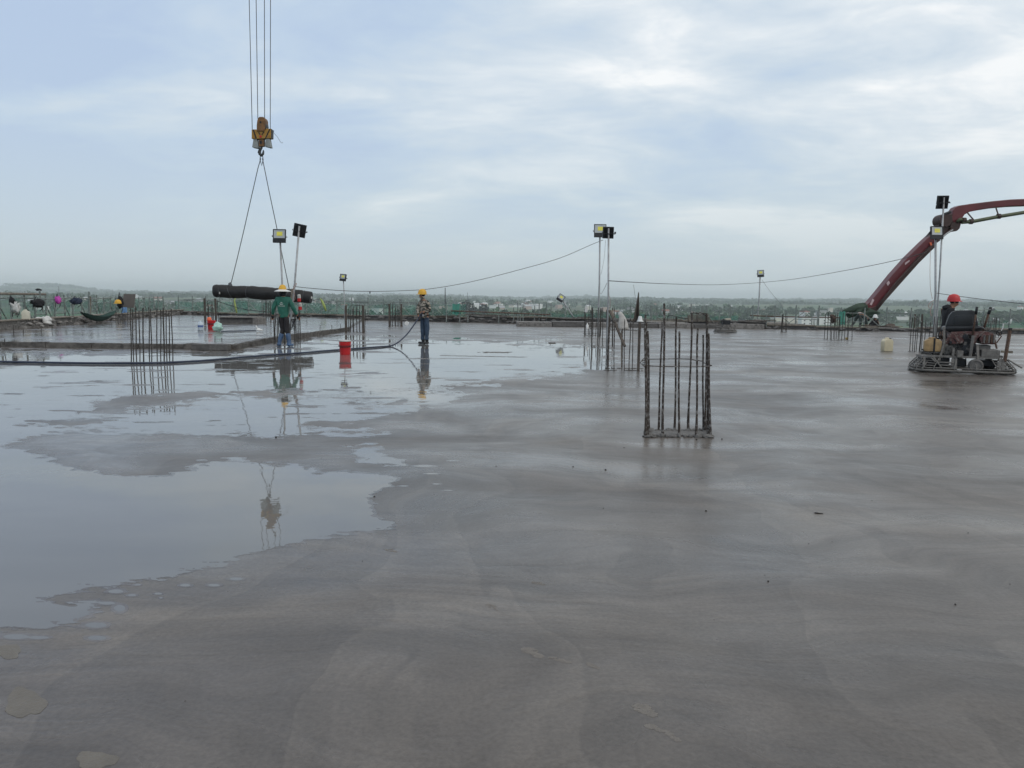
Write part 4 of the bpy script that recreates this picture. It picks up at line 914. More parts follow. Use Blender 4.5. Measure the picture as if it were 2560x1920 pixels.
MB().path([P(hx(x), hy(y), D) for x, y in ((600, 795), (602, 822), (580, 850), (566, 885), (572, 925), (598, 948), (622, 925), (630, 885), (626, 860))], [.045, .05, .065, .07, .07, .065, .055, .04, .015], 10).build('hook', M_hookm, t, smooth=True)
MB().path([P(hx(x), hy(y), D - .06) for x, y in ((565, 835), (545, 880), (540, 905), (555, 915), (568, 890))], .014, 6).build('safety_latch', M_hookm, t)
MB().path([P(hx(x), hy(y), D) for x, y in ((700, 560), (760, 568), (785, 578), (800, 552))], .012, 5).build('bent_wire', M_wireg, t)
MB().path([P(hx(x), hy(y), D) for x, y in ((785, 578), (850, 650), (905, 740), (925, 752), (940, 735))], .008, 5).build('loose_wire', M_wireg, t)
for (xt, xb, yb) in ((623.0, 630.6, 323), (640.3, 644.6, 297), (661.0, 661.6, 297), (676.3, 675.6, 322)):
    b = P(xb, yb, D); a = P(xt, 0, D); d = a - b
    MB().tube(b, b + d * (26 / d.z), .016, 6).build('hoist_rope', M_wireg, t)
sl_ = thing('lifting_sling', P(654, 398, D), 'two-legged wire sling hanging from the crane hook down to the black roll', 'sling')
ap = P(653.7, 388, D)
MB().path([ap + Vector((-.05, 0, -.02)), ap + Vector((-.07, 0, -.2)), ap + Vector((0, 0, -.45)), ap + Vector((.07, 0, -.2)), ap + Vector((.05, 0, -.02))], .02, 6, closed=True).build('sling_ring', M_wireg, sl_)
def leg(pts):
    C = [P(x, y, D) for x, y in pts]; MB().path(C, .018, 6).build('sling_leg', M_wireg, sl_)
leg([(652, 396), (645, 420), (629, 490), (611, 570), (594, 642), (577, 711)])
leg([(656, 396), (662, 425), (671, 470), (690, 560), (707, 645), (723, 722)])
ra, rb = P(536, 727.5, D), P(778, 744, D)
rl = thing('sheet_roll', (ra + rb) / 2, 'long black roll of woven sheeting slung from the crane', 'roll')
mb = MB(); K = 40; pts = []; rs = []
for k in range(K + 1):
    u = k / K; p = ra.lerp(rb, u) + Vector((0, 0, 0.05 * math.sin(u * math.pi) + 0.01 * math.sin(u * 23)))
    pts.append(p); r = 0.285 + 0.010 * math.sin(u * 17) + 0.006 * math.sin(u * 51)
    if k in (0, K): r = .262
    for ub in (.06, .165, .345, .62, .93):
        if abs(u - ub) < .014: r -= .018
    rs.append(r)
mb.path(pts, rs, 22)
for v in mb.v: v += Vector((0, 0, 1)) * 0.018 * mnoise.noise(Vector((v.x * 1.2, v.y * 6, v.z * 6))) + Vector((0, 1, 0)) * 0.012 * mnoise.noise(Vector((v.x * 3, v.z * 5, 7)))
mb.build('roll_body', M_roll, rl, smooth='auto')
dr = (rb - ra).normalized()
for ub in (.065, .345, .93):
    c = ra.lerp(rb, ub) + Vector((0, 0, 0.05 * math.sin(ub * math.pi))); n = Vector((0, 1, 0)); bb = dr.cross(n)
    MB().path([c + (n * math.cos(a) + bb * math.sin(a)) * .283 for a in np.linspace(0, 2 * math.pi, 22)[:-1]], .010, 5, closed=True).build('tie_strap', M_strap, rl)
for ub in (.165, .76):
    c = ra.lerp(rb, ub) + Vector((0, 0, 0.05 * math.sin(ub * math.pi))); n = Vector((0, 1, 0)); bb = dr.cross(n)
    MB().path([c + (n * math.cos(a) + bb * math.sin(a)) * .288 + dr * (-.12 * math.sin(a)) * (1 if ub < .5 else -1) for a in np.linspace(0, 2 * math.pi, 22)[:-1]], .016, 5, closed=True).build('sling_loop', M_wireg, rl)
MB().blob(P(576, 712, D - .05), (.18, .12, .2), 2, .5, 1).build('sling_knot', M_strap, rl)
for k in range(3): MB().path([P(505 + l, 0, 1) * 0 + (ra.lerp(rb, .5 + .08 * k) + Vector((x * .25, -.285, .12 - .25 * abs(x)))) for l, x in enumerate((-1, -.5, 0, .5, 1))], .006, 4).build('fabric_fold', M_roll, rl)
for c, s_ in ((ra + dr * -.005, 1), (rb + dr * .005, 1)):
    MB().lathe(c, [(.055, -.03), (.055, .03)], 12, 'x').build('core_tube', M_white, rl)
MB().blob(P(549, 732, D - .3), (.06, .04, .14), 1, .3, 1).build('tag', M_sack, rl)

# pipe tail with yellow-green hose at the far edge behind the roll
t = thing('hose_stand', P(805, 790, 50), 'pale yellow-green hose end drooping from a thin arm right of the black roll', 'hose')
MB().path([P(x, y, 50) for x, y in ((782, 751), (795, 748), (801, 747))], .03, 6).build('arm', M_scaf, t)
MB().path([P(x, y, 50) for x, y in ((800, 746), (805, 752), (810, 764), (815, 777))], [.03, .07, .09, .05], 8).build('hose_end', mat('yellow_green_hose', (0.34, 0.42, 0.12), .6, 0, .2, 6), t, smooth=True)
single(MB().path([P(x, y, 52) for x, y in ((589, 745), (586, 752), (589, 768), (592, 782))], [.04, .05, .07, .05], 8), 'drooping_hose', mat('yellow_green_hose', (0.34, 0.42, 0.12)), 'pale yellow-green hose hanging on the net below the black roll', 'hose', smooth=True)
wire([(540, 752, 45), (580, 765, 45), (620, 775, 45), (665, 779, 45)], .02, 'black cable sagging below the black roll')

# ================================================================== PUMP BOOM
DB = 52.0
sx_ = lambda x: 2120 + x / 3.318
sy_ = lambda y: 460 + y / 3.318
t = thing('pump_boom', P(2165, 775, DB), 'dark red concrete pump boom rising from the far edge and bending out to the right', 'pump boom')
def boomseg(top, bot, dep, name, m, y0=0.0, taper=None, bev=.05):
    "box-section arm between an upper and a lower outline"
    n = len(top); vs = []; fs = []
    for i in range(n):
        a = P(sx_(top[i][0]), sy_(top[i][1]), DB + y0); b = P(sx_(bot[i][0]), sy_(bot[i][1]), DB + y0)
        vs += [a - Vector((0, dep / 2, 0)), a + Vector((0, dep / 2, 0)), b + Vector((0, dep / 2, 0)), b - Vector((0, dep / 2, 0))]
    for i in range(n - 1):
        for k in range(4): l = (k + 1) % 4; fs.append((i * 4 + k, i * 4 + l, i * 4 + 4 + l, i * 4 + 4 + k))
    fs += [(0, 1, 2, 3), ((n - 1) * 4 + 3, (n - 1) * 4 + 2, (n - 1) * 4 + 1, (n - 1) * 4)]
    return MB().add(vs, fs).build(name, m, t, bevel=bev)
boomseg([(60, 1016), (120, 1010), (165, 978), (230, 900), (350, 750), (480, 605), (610, 478), (680, 415)], [(75, 1062), (150, 1068), (215, 1052), (285, 965), (420, 810), (560, 640), (690, 510), (745, 470)], .75, 'lower_arm', M_boom)
boomseg([(70, 1030), (155, 1040), (222, 1010), (300, 915), (428, 765), (560, 610), (690, 492)], [(78, 1066), (158, 1072), (224, 1058), (296, 968), (432, 815), (575, 655), (712, 520)], .5, 'lower_flange', M_boomd, y0=-.2, bev=.02)
boomseg([(640, 455), (745, 330), (800, 275), (845, 250)], [(690, 500), (790, 420), (860, 345), (900, 380)], .6, 'knuckle_link', M_boomd)
boomseg([(835, 300), (850, 225), (870, 198), (900, 183), (1000, 168), (1190, 145), (1330, 132), (1600, 122)], [(905, 375), (925, 290), (945, 258), (985, 236), (1050, 222), (1190, 200), (1330, 188), (1600, 178)], .65, 'upper_arm', M_boom)
MB().lathe(P(sx_(812), sy_(300), DB - .45), [(.42, -.05), (.42, .9)], 14, 'y').build('knuckle_pin', M_boomd, t, smooth='auto')
MB().lathe(P(sx_(885), sy_(355), DB - .45), [(.30, -.05), (.30, .9)], 14, 'y').build('elbow_pin', M_boomd, t, smooth='auto')
MB().path([P(sx_(x), sy_(y), DB - .45) for x, y in ((775, 275), (800, 250), (850, 232))], .09, 8).build('hydraulic_rod', M_blackm, t)
MB().path([P(sx_(x), sy_(y), DB - .5) for x, y in ((905, 315), (930, 292), (960, 300), (945, 318), (1040, 310), (1240, 272), (1460, 236), (1600, 214))], .115, 10).build('delivery_pipe', M_pipe, t, smooth=True)
for x, y in ((962, 300), (1020, 312), (1250, 268)): MB().lathe(P(sx_(x), sy_(y), DB - .5), [(.17, -.10), (.17, .10)], 10, 'x').build('pipe_coupling', M_boomd, t)
for a, b in (((985, 232), (1042, 298)), ((1228, 200), (1245, 250)), ((1245, 250), (1262, 262))): MB().tube(P(sx_(a[0]), sy_(a[1]), DB - .3), P(sx_(b[0]), sy_(b[1]), DB - .45), .05, 6).build('pipe_bracket', M_boomd, t)
MB().path([P(sx_(x), sy_(y), DB - .62) for x, y in ((240, 1040), (300, 950), (395, 820), (480, 730), (600, 610), (760, 455), (865, 372))], .06, 8).build('lower_pipe', M_boomd, t, smooth=True)
MB().path([P(sx_(x), sy_(y), DB - .7) for x, y in ((770, 455), (820, 410), (870, 380))], .05, 8).build('hydraulic_line', M_galv, t)
for (x, y) in ((1190, 144), (620, 482), (290, 826)): pass
for q in ([(180, 1000), (195, 1005), (217, 962), (203, 952)], [(318, 822), (330, 845), (346, 822), (338, 802)], [(470, 655), (475, 671), (512, 640), (508, 630)]):
    MB().prism([P(sx_(x), sy_(y), DB - .385) for x, y in q], (0, -.02, 0)).build('warning_plate', M_label, t)
MB().blob(P(sx_(150), sy_(1022), DB - .42), (.16, .1, .16), 1, .1, 1).build('bolt_cap', M_white, t)
for q in ([(675, 488), (690, 482), (700, 520), (690, 525)],): MB().prism([P(sx_(x), sy_(y), DB - .5) for x, y in q], (0, -.03, 0)).build('orange_bracket', M_orange, t)
# foot of the boom: tarpaulin-green joint housing
MB().blob(P(2140, 774, DB - .3), (1.7, .9, .7), 4, .35, 3, Matrix.Rotation(-.35, 3, 'Y')).blob(P(2165, 782, DB - .2), (1.6, .8, .6), 6, .3, 3).build('joint_shroud', mat('dark_green_tarp', (.03, .055, .035), .7, 0, .4, 2), t, smooth=True)
MB().prism([P(x, y, DB - .5) for x, y in ((2120, 780), (2200, 780), (2200, 786), (2165, 792), (2125, 786))], (0, .8, 0)).build('green_skirt', mat('grey_green_sheet', (.06, .10, .08), .7, 0, .2, 2), t)

# ================================================================== HOSE
hp = [(-120, 903, 0), (-60, 904, 0), (0, 904.5), (120, 906), (240, 907.5), (329, 908), (400, 907.5), (460, 904.5), (500, 902), (560, 897), (620, 892), (688, 887), (760, 881.5), (848, 874), (910, 869.5), (950, 867)]
C = [G(p[0], p[1], 0.026) + Vector((0, 0.06 * math.sin(i * 1.3), 0)) for i, p in enumerate(hp)]
C += [G(977, 864.5, .026), P(992, 858, 23.9), P(1006, 847, 24.2), P(1020, 832.5, 24.4), P(1033, 815, 24.5), P(1041, 803, 24.55), P(1046, 796, 24.6), P(1051, 788, 24.6), P(1056, 781, 24.58)]
out = []
for i in range(len(C) - 1):
    p0 = C[max(i - 1, 0)]; p1 = C[i]; p2 = C[i + 1]; p3 = C[min(i + 2, len(C) - 1)]
    for k in range(6):
        u = k / 6; out.append(0.5 * ((2 * p1) + (p2 - p0) * u + (2 * p0 - 5 * p1 + 4 * p2 - p3) * u * u + (3 * p1 - p0 - 3 * p2 + p3) * u ** 3))
out.append(C[-1])
single(MB().path(out, [.024 if i < len(out) - 40 else .021 for i in range(len(out))], 10), 'water_hose', M_hose, 'long dark blue hose lying on the flooded slab and held by the camouflage worker', 'hose', smooth=True)

# ================================================================== BUCKETS, CANS, BOTTLES, BAGS
def bucket(b, s, lab, lid=None):
    t = thing('bucket', b, lab, 'bucket')
    MB().lathe(b, [(.125 * s, 0), (.13 * s, .005), (.152 * s, .34 * s), (.145 * s, .341 * s), (.142 * s, .335 * s)], 24).build('pail', M_red, t, smooth='auto')
    MB().lathe(b + Vector((0, 0, .215 * s)), [(.146 * s, 0), (.166 * s, .004), (.166 * s, .02 * s), (.148 * s, .024 * s)], 24).build('rim_ring', mat('dark_red_rim', (.12, .01, .015), .4), t, smooth='auto')
    MB().path([b + Vector((.163 * s * math.cos(a), -.163 * s * abs(math.sin(a)), .235 * s - .045 * s * math.sin(a))) for a in np.linspace(0, math.pi, 14)], .006 * s, 6).build('handle', M_blackm, t)
    if lid is not None: MB().lathe(b + Vector((0, 0, .337 * s)), [(.158 * s, 0), (.160 * s, .022 * s), (.145 * s, .03 * s), (.10 * s, .026 * s)], 24).build('lid', lid, t, smooth='auto')
    return t
bk = G(863, 886.5)
bucket(bk, 1.03, 'red paint bucket with a pale lid standing alone in the water beside the hose', M_sack)
for k, (x, z) in enumerate(((-.09, .305), (-.072, .308), (-.055, .303), (-.035, .306))): pass
b2 = G(529.5, 824, RZ)
bucket(b2, 1.10, 'dark red bucket with an orange cup on top, beside the mint bag', None)
single(MB().lathe(b2 + Vector((-.09, 0, .34)), [(.07, 0), (.085, .03), (.08, .13), (.04, .16)], 12), 'orange_cup', M_orange, 'orange helmet-like cup sitting on the dark red bucket', 'cup', smooth=True)
MBb = MB().blob(G(544, 829, RZ) + Vector((0, 0, .17)), (.37, .3, .34), 5, .22, 3)
for v in MBb.v: v.z = max(v.z, RZ + .004)
single(MBb, 'plastic_bag', M_mint, 'pale mint plastic bag bulging beside the dark red bucket', 'bag', smooth=True)
def bottle(b, s, lab):
    t = thing('water_bottle', b, lab, 'bottle')
    MB().lathe(b, [(.09 * s, 0), (.095 * s, .03), (.09 * s, .12 * s), (.095 * s, .14 * s), (.095 * s, .22 * s), (.07 * s, .28 * s), (.03 * s, .33 * s), (.03 * s, .36 * s)], 16).build('bottle_body', M_grey_pale, t, smooth=True)
    MB().lathe(b + Vector((0, 0, .12 * s)), [(.097 * s, 0), (.097 * s, .07 * s)], 16).build('blue_band', mat('blue_label', (.08, .14, .35), .5), t)
    MB().lathe(b + Vector((0, 0, .355 * s)), [(.033 * s, 0), (.033 * s, .03 * s)], 12).build('cap', M_white, t); return t
bottle(G(501.5, 826, RZ), 1.08, 'big clear water bottle with a blue band left of the dark red bucket')
# pole with white slippers
single(MB().tube(G(553, 830.5, RZ) + Vector((0, 0, .03)), G(640, 828, RZ) + Vector((0, 0, .03)), .02, 6), 'long_rod', M_hose, 'long thin dark rod lying on the flooded left slab', 'rod')
t = thing('float_handle', G(647, 829, RZ), 'small white plane-shaped float tool lying at the end of the dark rod', 'tool')
c = G(647, 829, RZ)
MB().blob(c + Vector((.03, 0, .06)), (.30, .12, .07), 2, .2, 2).build('float_body', M_white, t, smooth=True); MB().blob(c + Vector((-.07, 0, .15)), (.06, .04, .18), 2, .2, 2, Matrix.Rotation(-.35, 3, 'Y')).build('float_fin', M_white, t, smooth=True)
MB().blob(c + Vector((-.02, .05, .09)), (.16, .10, .08), 6, .2, 2).build('float_pad', M_white, t, smooth=True)
def canister(b, w, d, h, m, lab, cat='canister', rz=0.0, strap=False):
    t = thing('canister', b, lab, cat); Rz = Matrix.Rotation(rz, 3, 'Z'); L = lambda x, y, z: b + Rz @ Vector((x, y, z))
    prof = [(0, 0), (w, 0), (w, h * .82), (w * .80, h * .95), (w * .60, h * .99), (w * .42, h), (w * .18, h * .94), (0, h * .80)]
    MB().prism([L(x - w / 2, -d / 2, z + .003) for x, z in prof], Rz @ Vector((0, d, 0))).build('can_body', m, t, smooth='auto', bevel=.018)
    MB().path([L(-w * .28, 0, h * .90), L(-w * .22, 0, h * 1.04), L(w * .08, 0, h * 1.06), L(w * .16, 0, h * .98)], .016, 8).build('handle', m, t, smooth=True)
    MB().lathe(L(w * .30, 0, h * .93), [(.032, 0), (.032, .045)], 12).build('screw_cap', M_blackm, t)
    if strap: MB().box(L(.02, 0, h / 2), (.035, d + .02, h + .02), Rz).build('strap', M_blackm, t)
    return t
canister(G(2216.5, 878), .31, .2, .40, M_can, 'cream translucent canister standing alone on the right slab', rz=.15)
bw = Vector((Lx(33.4) + .55, 33.4, .47)); bw = P(65.5, 800.5, 31.2)
canister(bw, .29, .2, .40, M_canw, 'pale canister standing on the left edge beam among the bags', rz=.4)
mb = MB().blob(P(116, 800, 32.5), (.40, .32, .34), 7, .3, 3).blob(P(99, 796, 32.6), (.34, .25, .14), 9, .3, 2)
mb.blob(P(120, 808, 32.3), (.34, .3, .14), 3, .3, 2)
single(mb, 'cloth_bundle', M_bag_w, 'white knotted cloth bundle slumped over the left edge beam', 'bundle', smooth=True)
# hanging bags on the left scaffold
def hang(px0, py0, px1, py1, D_, m, lab, seed, name='hanging_bag', cat='bag', sub=3, amp=.25, flat=.5):
    c = P((px0 + px1) / 2, (py0 + py1) / 2, D_); w = (px1 - px0) / FPX * D_; h = (py1 - py0) / FPX * D_
    t = thing(name, c, lab, cat); MB().blob(c, (w, w * flat, h), seed, amp * 1.5, sub, None, 2.6).blob(c + Vector((w * .18, -w * flat * .3, -h * .22)), (w * .55, w * flat * .5, h * .5), seed + 5, amp, 2, None, 2.2).build('bag_body', m, t, smooth=True)
    MB().path([c + Vector((-w * .42, 0, -h * .9)), c + Vector((-w * .38, 0, h * .2)), c + Vector((-w * .12, .02, h * .85)), c + Vector((0, .02, h * .5)), c + Vector((w * .25, 0, h * .35)), c + Vector((w * .38, 0, -h * .55)), c + Vector((w * .1, 0, -h * .95))], .017, 6).build('bag_strap', M_blackm, t); return t
hang(79, 748, 111, 768, 33.6, M_blackc, 'black shoulder bag hanging on the left scaffold', 1, amp=.18)
hang(137, 741, 153, 760, 35.5, M_pink, 'magenta bag hanging on the left scaffold', 2, amp=.2)
hang(177, 745, 205, 761, 38.0, M_navy, 'navy blue sports bag hanging on the left scaffold', 3, amp=.2)
hang(22, 744, 36, 757, 31.5, M_blackc, 'black cap hanging at the left picture edge above the white shirt', 4, 'black_cap', 'hat', amp=.2)
hang(28, 757, 50, 782, 31.5, M_bag_w, 'crumpled white shirt hanging at the left picture edge', 5, 'white_shirt', 'shirt', amp=.4, flat=.3)
hang(293, 741, 308, 770, 44.5, M_blackc, 'black rucksack hanging beside the plywood sheet', 6, amp=.2)
t = thing('tool_post', P(105, 770, 33.7), 'black post with a round tool head above the black shoulder bag', 'post')
MB().path([P(108, 780, 33.7), P(104, 762, 33.7), P(99, 728, 33.7)], .04, 6).build('shaft', M_scaf, t); MB().blob(P(95, 724, 33.7), (.22, .08, .1), 3, .3, 2).build('tool_head', M_blackm, t); MB().blob(P(101, 725, 33.7), (.14, .06, .08), 5, .2, 1).build('tool_clamp', M_blackm, t)
single(MB().tube(P(222, 812, 41.5), P(222, 729, 41.5), .05, 8), 'steel_standard', M_scaf, 'tall thick tube rising above the left net near the hammock', 'post')
single(MB().tube(P(226, 812, 41.5), P(226, 741, 41.5), .04, 8), 'steel_standard', M_wood, 'pale tube beside the tall thick tube near the hammock', 'post')
# helmet hanging near the plywood
def helmet_mesh(c, s, fwd, m, t, brim=0.04, wide=None):
    f = fwd.normalized(); r = Vector((f.y, -f.x, 0)); u = Vector((0, 0, 1))
    mb = MB(); n = 20; prof = [(1.0, 0), (1.0, .25), (.93, .55), (.76, .84), (.45, 1.0), (.12, 1.05)]
    vs = []
    for rr, z in prof:
        for k in range(n):
            a = 2 * math.pi * k / n; vs.append(c + (r * math.cos(a) * .113 + f * math.sin(a) * .136) * rr * s + u * (z * .158 - .012) * s)
    fs = [(i * n + k, i * n + (k + 1) % n, (i + 1) * n + (k + 1) % n, (i + 1) * n + k) for i in range(len(prof) - 1) for k in range(n)]
    fs.append(tuple((len(prof) - 1) * n + k for k in range(n))); mb.add(vs, fs); mb.build('helmet_shell', m, t, smooth=True)
    vs = []
    for k in range(n):
        a = 2 * math.pi * k / n; e = .004 + brim * max(0, math.sin(a)) ** 1.5
        if wide: e = wide
        for q, dz in ((0, .008), (e, -.010 if not wide else -.045), (e, -.016 if not wide else -.055), (0, -.004)):
            vs.append(c + (r * math.cos(a) * (.113 + q) + f * math.sin(a) * (.138 + q)) * s + u * dz * s)
    fs = [(k * 4 + e, k * 4 + (e + 1) % 4, ((k + 1) % n) * 4 + (e + 1) % 4, ((k + 1) % n) * 4 + e) for k in range(n) for e in range(4)]
    MB().add(vs, fs).build('helmet_brim', m if not wide else M_white, t, smooth='auto')
    if not wide:
        MB().path([c + f * .13 * s * math.cos(a) + u * (.150 * s * math.sin(a)) for a in np.linspace(.15, math.pi - .15, 12)], .010 * s, 6).build('helmet_ridge', m, t, smooth=True)
t = thing('hanging_helmet', P(295, 755, 44.3), 'yellow helmet hanging left of the plywood sheet', 'helmet'); helmet_mesh(P(295, 758, 44.3), 1.35, Vector((-1, -.3, 0)), M_yel, t)
single(MB().prism([P(x, y, 45.5) for x, y in ((309, 735), (338.5, 735), (334, 770), (305, 769))], (0, .04, 0)), 'plywood_sheet', M_panel, 'grey-brown plywood sheet standing upright on the left scaffold', 'sheet')
single(MB().box(P(311, 779, 45.2), (.30, .06, .50)), 'blue_cloth', M_blue, 'light blue cloth hanging below the plywood sheet', 'cloth', bevel=.02)
# hammock
t = thing('hammock', P(246, 790, 40), 'dark green net hammock slung between scaffold posts at left', 'hammock')
vs = []; K = 24; J = 9; a = P(202, 780.5, 35.2); b = P(290, 776, 39.5)
for i in range(K + 1):
    u = i / K; c = a.lerp(b, u); sag = 4 * u * (1 - u); c.z -= .48 * sag ** 1.05; w = .05 + .42 * sag ** .8
    for j in range(J):
        v = j / (J - 1) * 2 - 1; vs.append(c + Vector((w * .35 * v, w * .6 * v, .23 * sag * v * v + .01 * math.sin(i * 3 + j))))
MB().add(vs, [(i * J + j, (i + 1) * J + j, (i + 1) * J + j + 1, i * J + j + 1) for i in range(K) for j in range(J - 1)]).build('hammock_bed', M_ham, t, smooth=True)
for p, q in ((a, P(200, 779, 35)), (b, P(291, 768, 39.6))): MB().tube(p, q, .02, 6).build('hammock_cord', M_blackm, t)

# platform box behind on the left slab
pc = G(600, 808, RZ); t = thing('formwork_box', pc, 'low formwork box with a pale board top behind the red bucket', 'formwork')
MB().box(pc + Vector((-.2, .7, .13)), (1.75, 1.2, .26)).build('side_wall', M_conc_d, t)
for k in range(5): MB().box(pc + Vector((-.15, .12 + .28 * k, .285 + .004 * k)), (2.0 - .06 * k, .27, .03), Matrix.Rotation(.01 * k, 3, 'Z')).build('plank', M_wood if k % 2 else M_conc, t)
MB().box(pc + Vector((.8, .55, .14)), (.25, 1.3, .28)).build('end_block', M_conc, t)
# debris on the far edge
random.seed(77)
for k in range(34):
    s = random.uniform(0.03, .73); p2 = EL1 + (farR - EL1) * s - fn * random.uniform(.2, 1.3); L_ = random.uniform(.8, 2.6); an = math.atan2(fd.y, fd.x) + random.uniform(-.5, .5)
    z = .30 if s < .3 else .38 if s < .56 else .20
    single(MB().box((p2.x, p2.y, z + random.uniform(0, .1)), (L_, random.uniform(.1, .25), random.uniform(.03, .07)), Matrix.Rotation(an, 3, 'Z') @ Matrix.Rotation(random.uniform(-.04, .04), 3, 'Y')), 'loose_plank', random.choice((M_wood, M_wood_d, M_conc)), near_lm(px_of((p2.x, p2.y, z)), LM_F, 'loose far-edge plank'), 'plank', 'loose planks on the far edge')
mb = MB()
for k in range(330):
    s = random.uniform(0.0, .97); p2 = EL1 + (farR - EL1) * s - fn * random.uniform(.1, 1.6); w = random.uniform(.08, .32)
    mb.blob((p2.x, p2.y, (.28 if s < .56 else .12) * random.uniform(.2, 1)), (w * 1.6, w, w * .6), k, .35, 1)
tag(rebase(mb.build('rubble', M_conc_d)), 'grey rubble and concrete crumbs heaped along the far slab edge', 'rubble', kind='stuff')
mb = MB()
for k in range(150):
    y = random.uniform(26, 56); w = random.uniform(.06, .25); mb.blob((Lx(y) + random.uniform(.3, 1.3), y, RZ + random.uniform(.0, .28)), (w * 1.5, w * 1.5, w * .6), k, .35, 1)
tag(rebase(mb.build('rubble', M_conc)), 'pale rubble and mortar crumbs along the left edge beam', 'rubble', kind='stuff')
t = thing('timber_stack', P(1745, 806, 44), 'stack of brown timber boards on the far edge, seen through the near rod cage', 'timber stack')
for k in range(6): MB().beam(P(1715 + k * 2, 803 - k * 3.1, 44 + .1 * k), P(1775 - k, 802 - k * 2.9, 44 - .1 * k), .14, .05).build('board', M_wood, t)
for k in range(3): MB().beam(P(1722 + k * 22, 806, 43.8), P(1720 + k * 22, 788, 43.9), .06, .05).build('bearer', M_wood_d, t)
single(MB().beam(P(1600, 803, 42.5), P(1712, 806, 42), .10, .05), 'long_board', mat('pale_timber', (.36, .34, .31), .7, 0, .2, 4), 'long pale board lying on the far platform left of the timber stack', 'board')
wire([(1668, 803, 42), (1671, 789, 42), (1690, 791, 42), (1715, 798, 42)], .02, 'bent dark tube arching left of the timber stack')
single(MB().blob(G(2250, 829) + Vector((0, 1.2, .16)), (.95, .6, .36), 6, .35, 3), 'mortar_heap', mat('brown_mortar', (.085, .065, .055), .9, 0, .4, 9, .8), 'brown heap of mortar by the far edge right of the squatting worker', 'heap', smooth=True)
single(MB().lathe(P(1016.5, 809, 38), [(.10, 0), (.11, .02), (.11, .05), (.10, .07)], 14, 'y'), 'pipe_end', M_white, 'white round pipe end lying by the far edge left of the camouflage worker', 'pipe', smooth='auto')
for (px, py, w, lab) in [(759, 838, 9, 'mustard block on the kerb right of the green-jacket worker'), (671, 818, 5, 'mustard block on the flooded slab left of the green-jacket worker'), (2117, 849, 6, 'small yellow lump at the foot of the dense rod cage')]:
    b = G(px, py); s_ = w / FPX * b.y; single(MB().box(b + Vector((0, 0, s_ * .45)), (s_, s_ * .8, s_ * .85), Matrix.Rotation(.3, 3, 'Z')), 'spacer_block', M_brass, lab, 'block', bevel=.01)
# small things in the shallow water in the middle
single(MB().box(G(1380, 858) + Vector((0, 0, .012)), (.24, .3, .02)), 'flat_board', M_wood_d, 'tiny dark board lying in the water left of the middle lamps', 'board')
mb = MB()
for k in range(90):
    u = random.gauss(0, .35); b = G(1240 + 48 * u, 881 + random.uniform(-1.2, 1.2)); mb.blob(b, (.12, .1, .018), k, .4, 1)
for k in range(150):
    u = random.uniform(-1, 1); b = G(1210 + 105 * u, 891 + 2 * u + random.uniform(-.6, .6)); mb.blob(b, (.16, .05, .010), k, .4, 1)
tag(rebase(mb.build('mortar_streak', M_slurry)), 'raised streak of dark mortar crumbs in the shallow water', 'mortar', kind='stuff')

# ================================================================== RIDE-ON TROWEL
base = G(2400, 930); YT = base.y
t = thing('ride_on_trowel', (base.x, YT, 0), 'ride-on power trowel with black seat, red cowl and cement-caked guard rails', 'power trowel')
S = 112.0; SX = 105.0
def q(x, y, dy=0.0):
    "zoomed photo pixel (2240,700, x6.381) -> point on the machine, dy metres behind its rear face"
    px_ = 2240 + x / 6.381; return Vector((base.x + (px_ - 2405) / SX, YT + dy, (934 + (px_ - 2405) * .045 - (700 + y / 6.381)) / S))
def rrect(hx_, hy_, z, r=.3, n=6):
    out = []
    for cx, cy, a0 in ((hx_ - r, hy_ - r, 0), (-hx_ + r, hy_ - r, 90), (-hx_ + r, -hy_ + r, 180), (hx_ - r, -hy_ + r, 270)):
        for k in range(n + 1):
            a = R(a0 + 90 * k / n); out.append(Vector((base.x + cx + r * math.cos(a), YT + cy + r * math.sin(a), z)))
    return out
for i, (hx_, hy_, z, r) in enumerate([(1.00, .53, .055, .040), (.99, .53, .11, .013), (.95, .50, .16, .013), (.91, .48, .21, .013), (.86, .45, .26, .013), (.81, .43, .31, .013)]):
    pr = rrect(hx_, hy_, z)
    if i < 2: MB().path(pr, r if i else .028, 6, closed=True).build('guard_rail', M_frame, t, smooth=True); continue
    hx2 = hx_ - .10 * 0
    for sg in (-1, 1):
        pe = [p for p in pr if (p.x - base.x) * sg > 0]; pe.sort(key=lambda p: p.y)
        ins = .58 if i < 4 else .66
        pe = [Vector((base.x + sg * ins, YT - hy_, z))] + pe + [Vector((base.x + sg * ins, YT + hy_, z))]
        MB().path(pe, r, 6).build('guard_rail', M_frame, t, smooth=True)
MB().add([v for v in rrect(.99, .52, .02)] + [v for v in rrect(.99, .52, .055)], [(k, (k + 1) % 28, 28 + (k + 1) % 28, 28 + k) for k in range(28)]).build('guard_skirt', M_frame, t)
for k in range(20):
    a = 2 * math.pi * (k + .5) / 20; e = lambda s, z: Vector((base.x + max(-.98, min(.98, 1.35 * math.cos(a))) * s, YT + max(-.55, min(.55, .9 * math.sin(a))) * s, z))
    MB().path([e(1.0, .06), e(.99, .13), e(.82, .33)], .011, 5).build('guard_stay', M_frame, t)
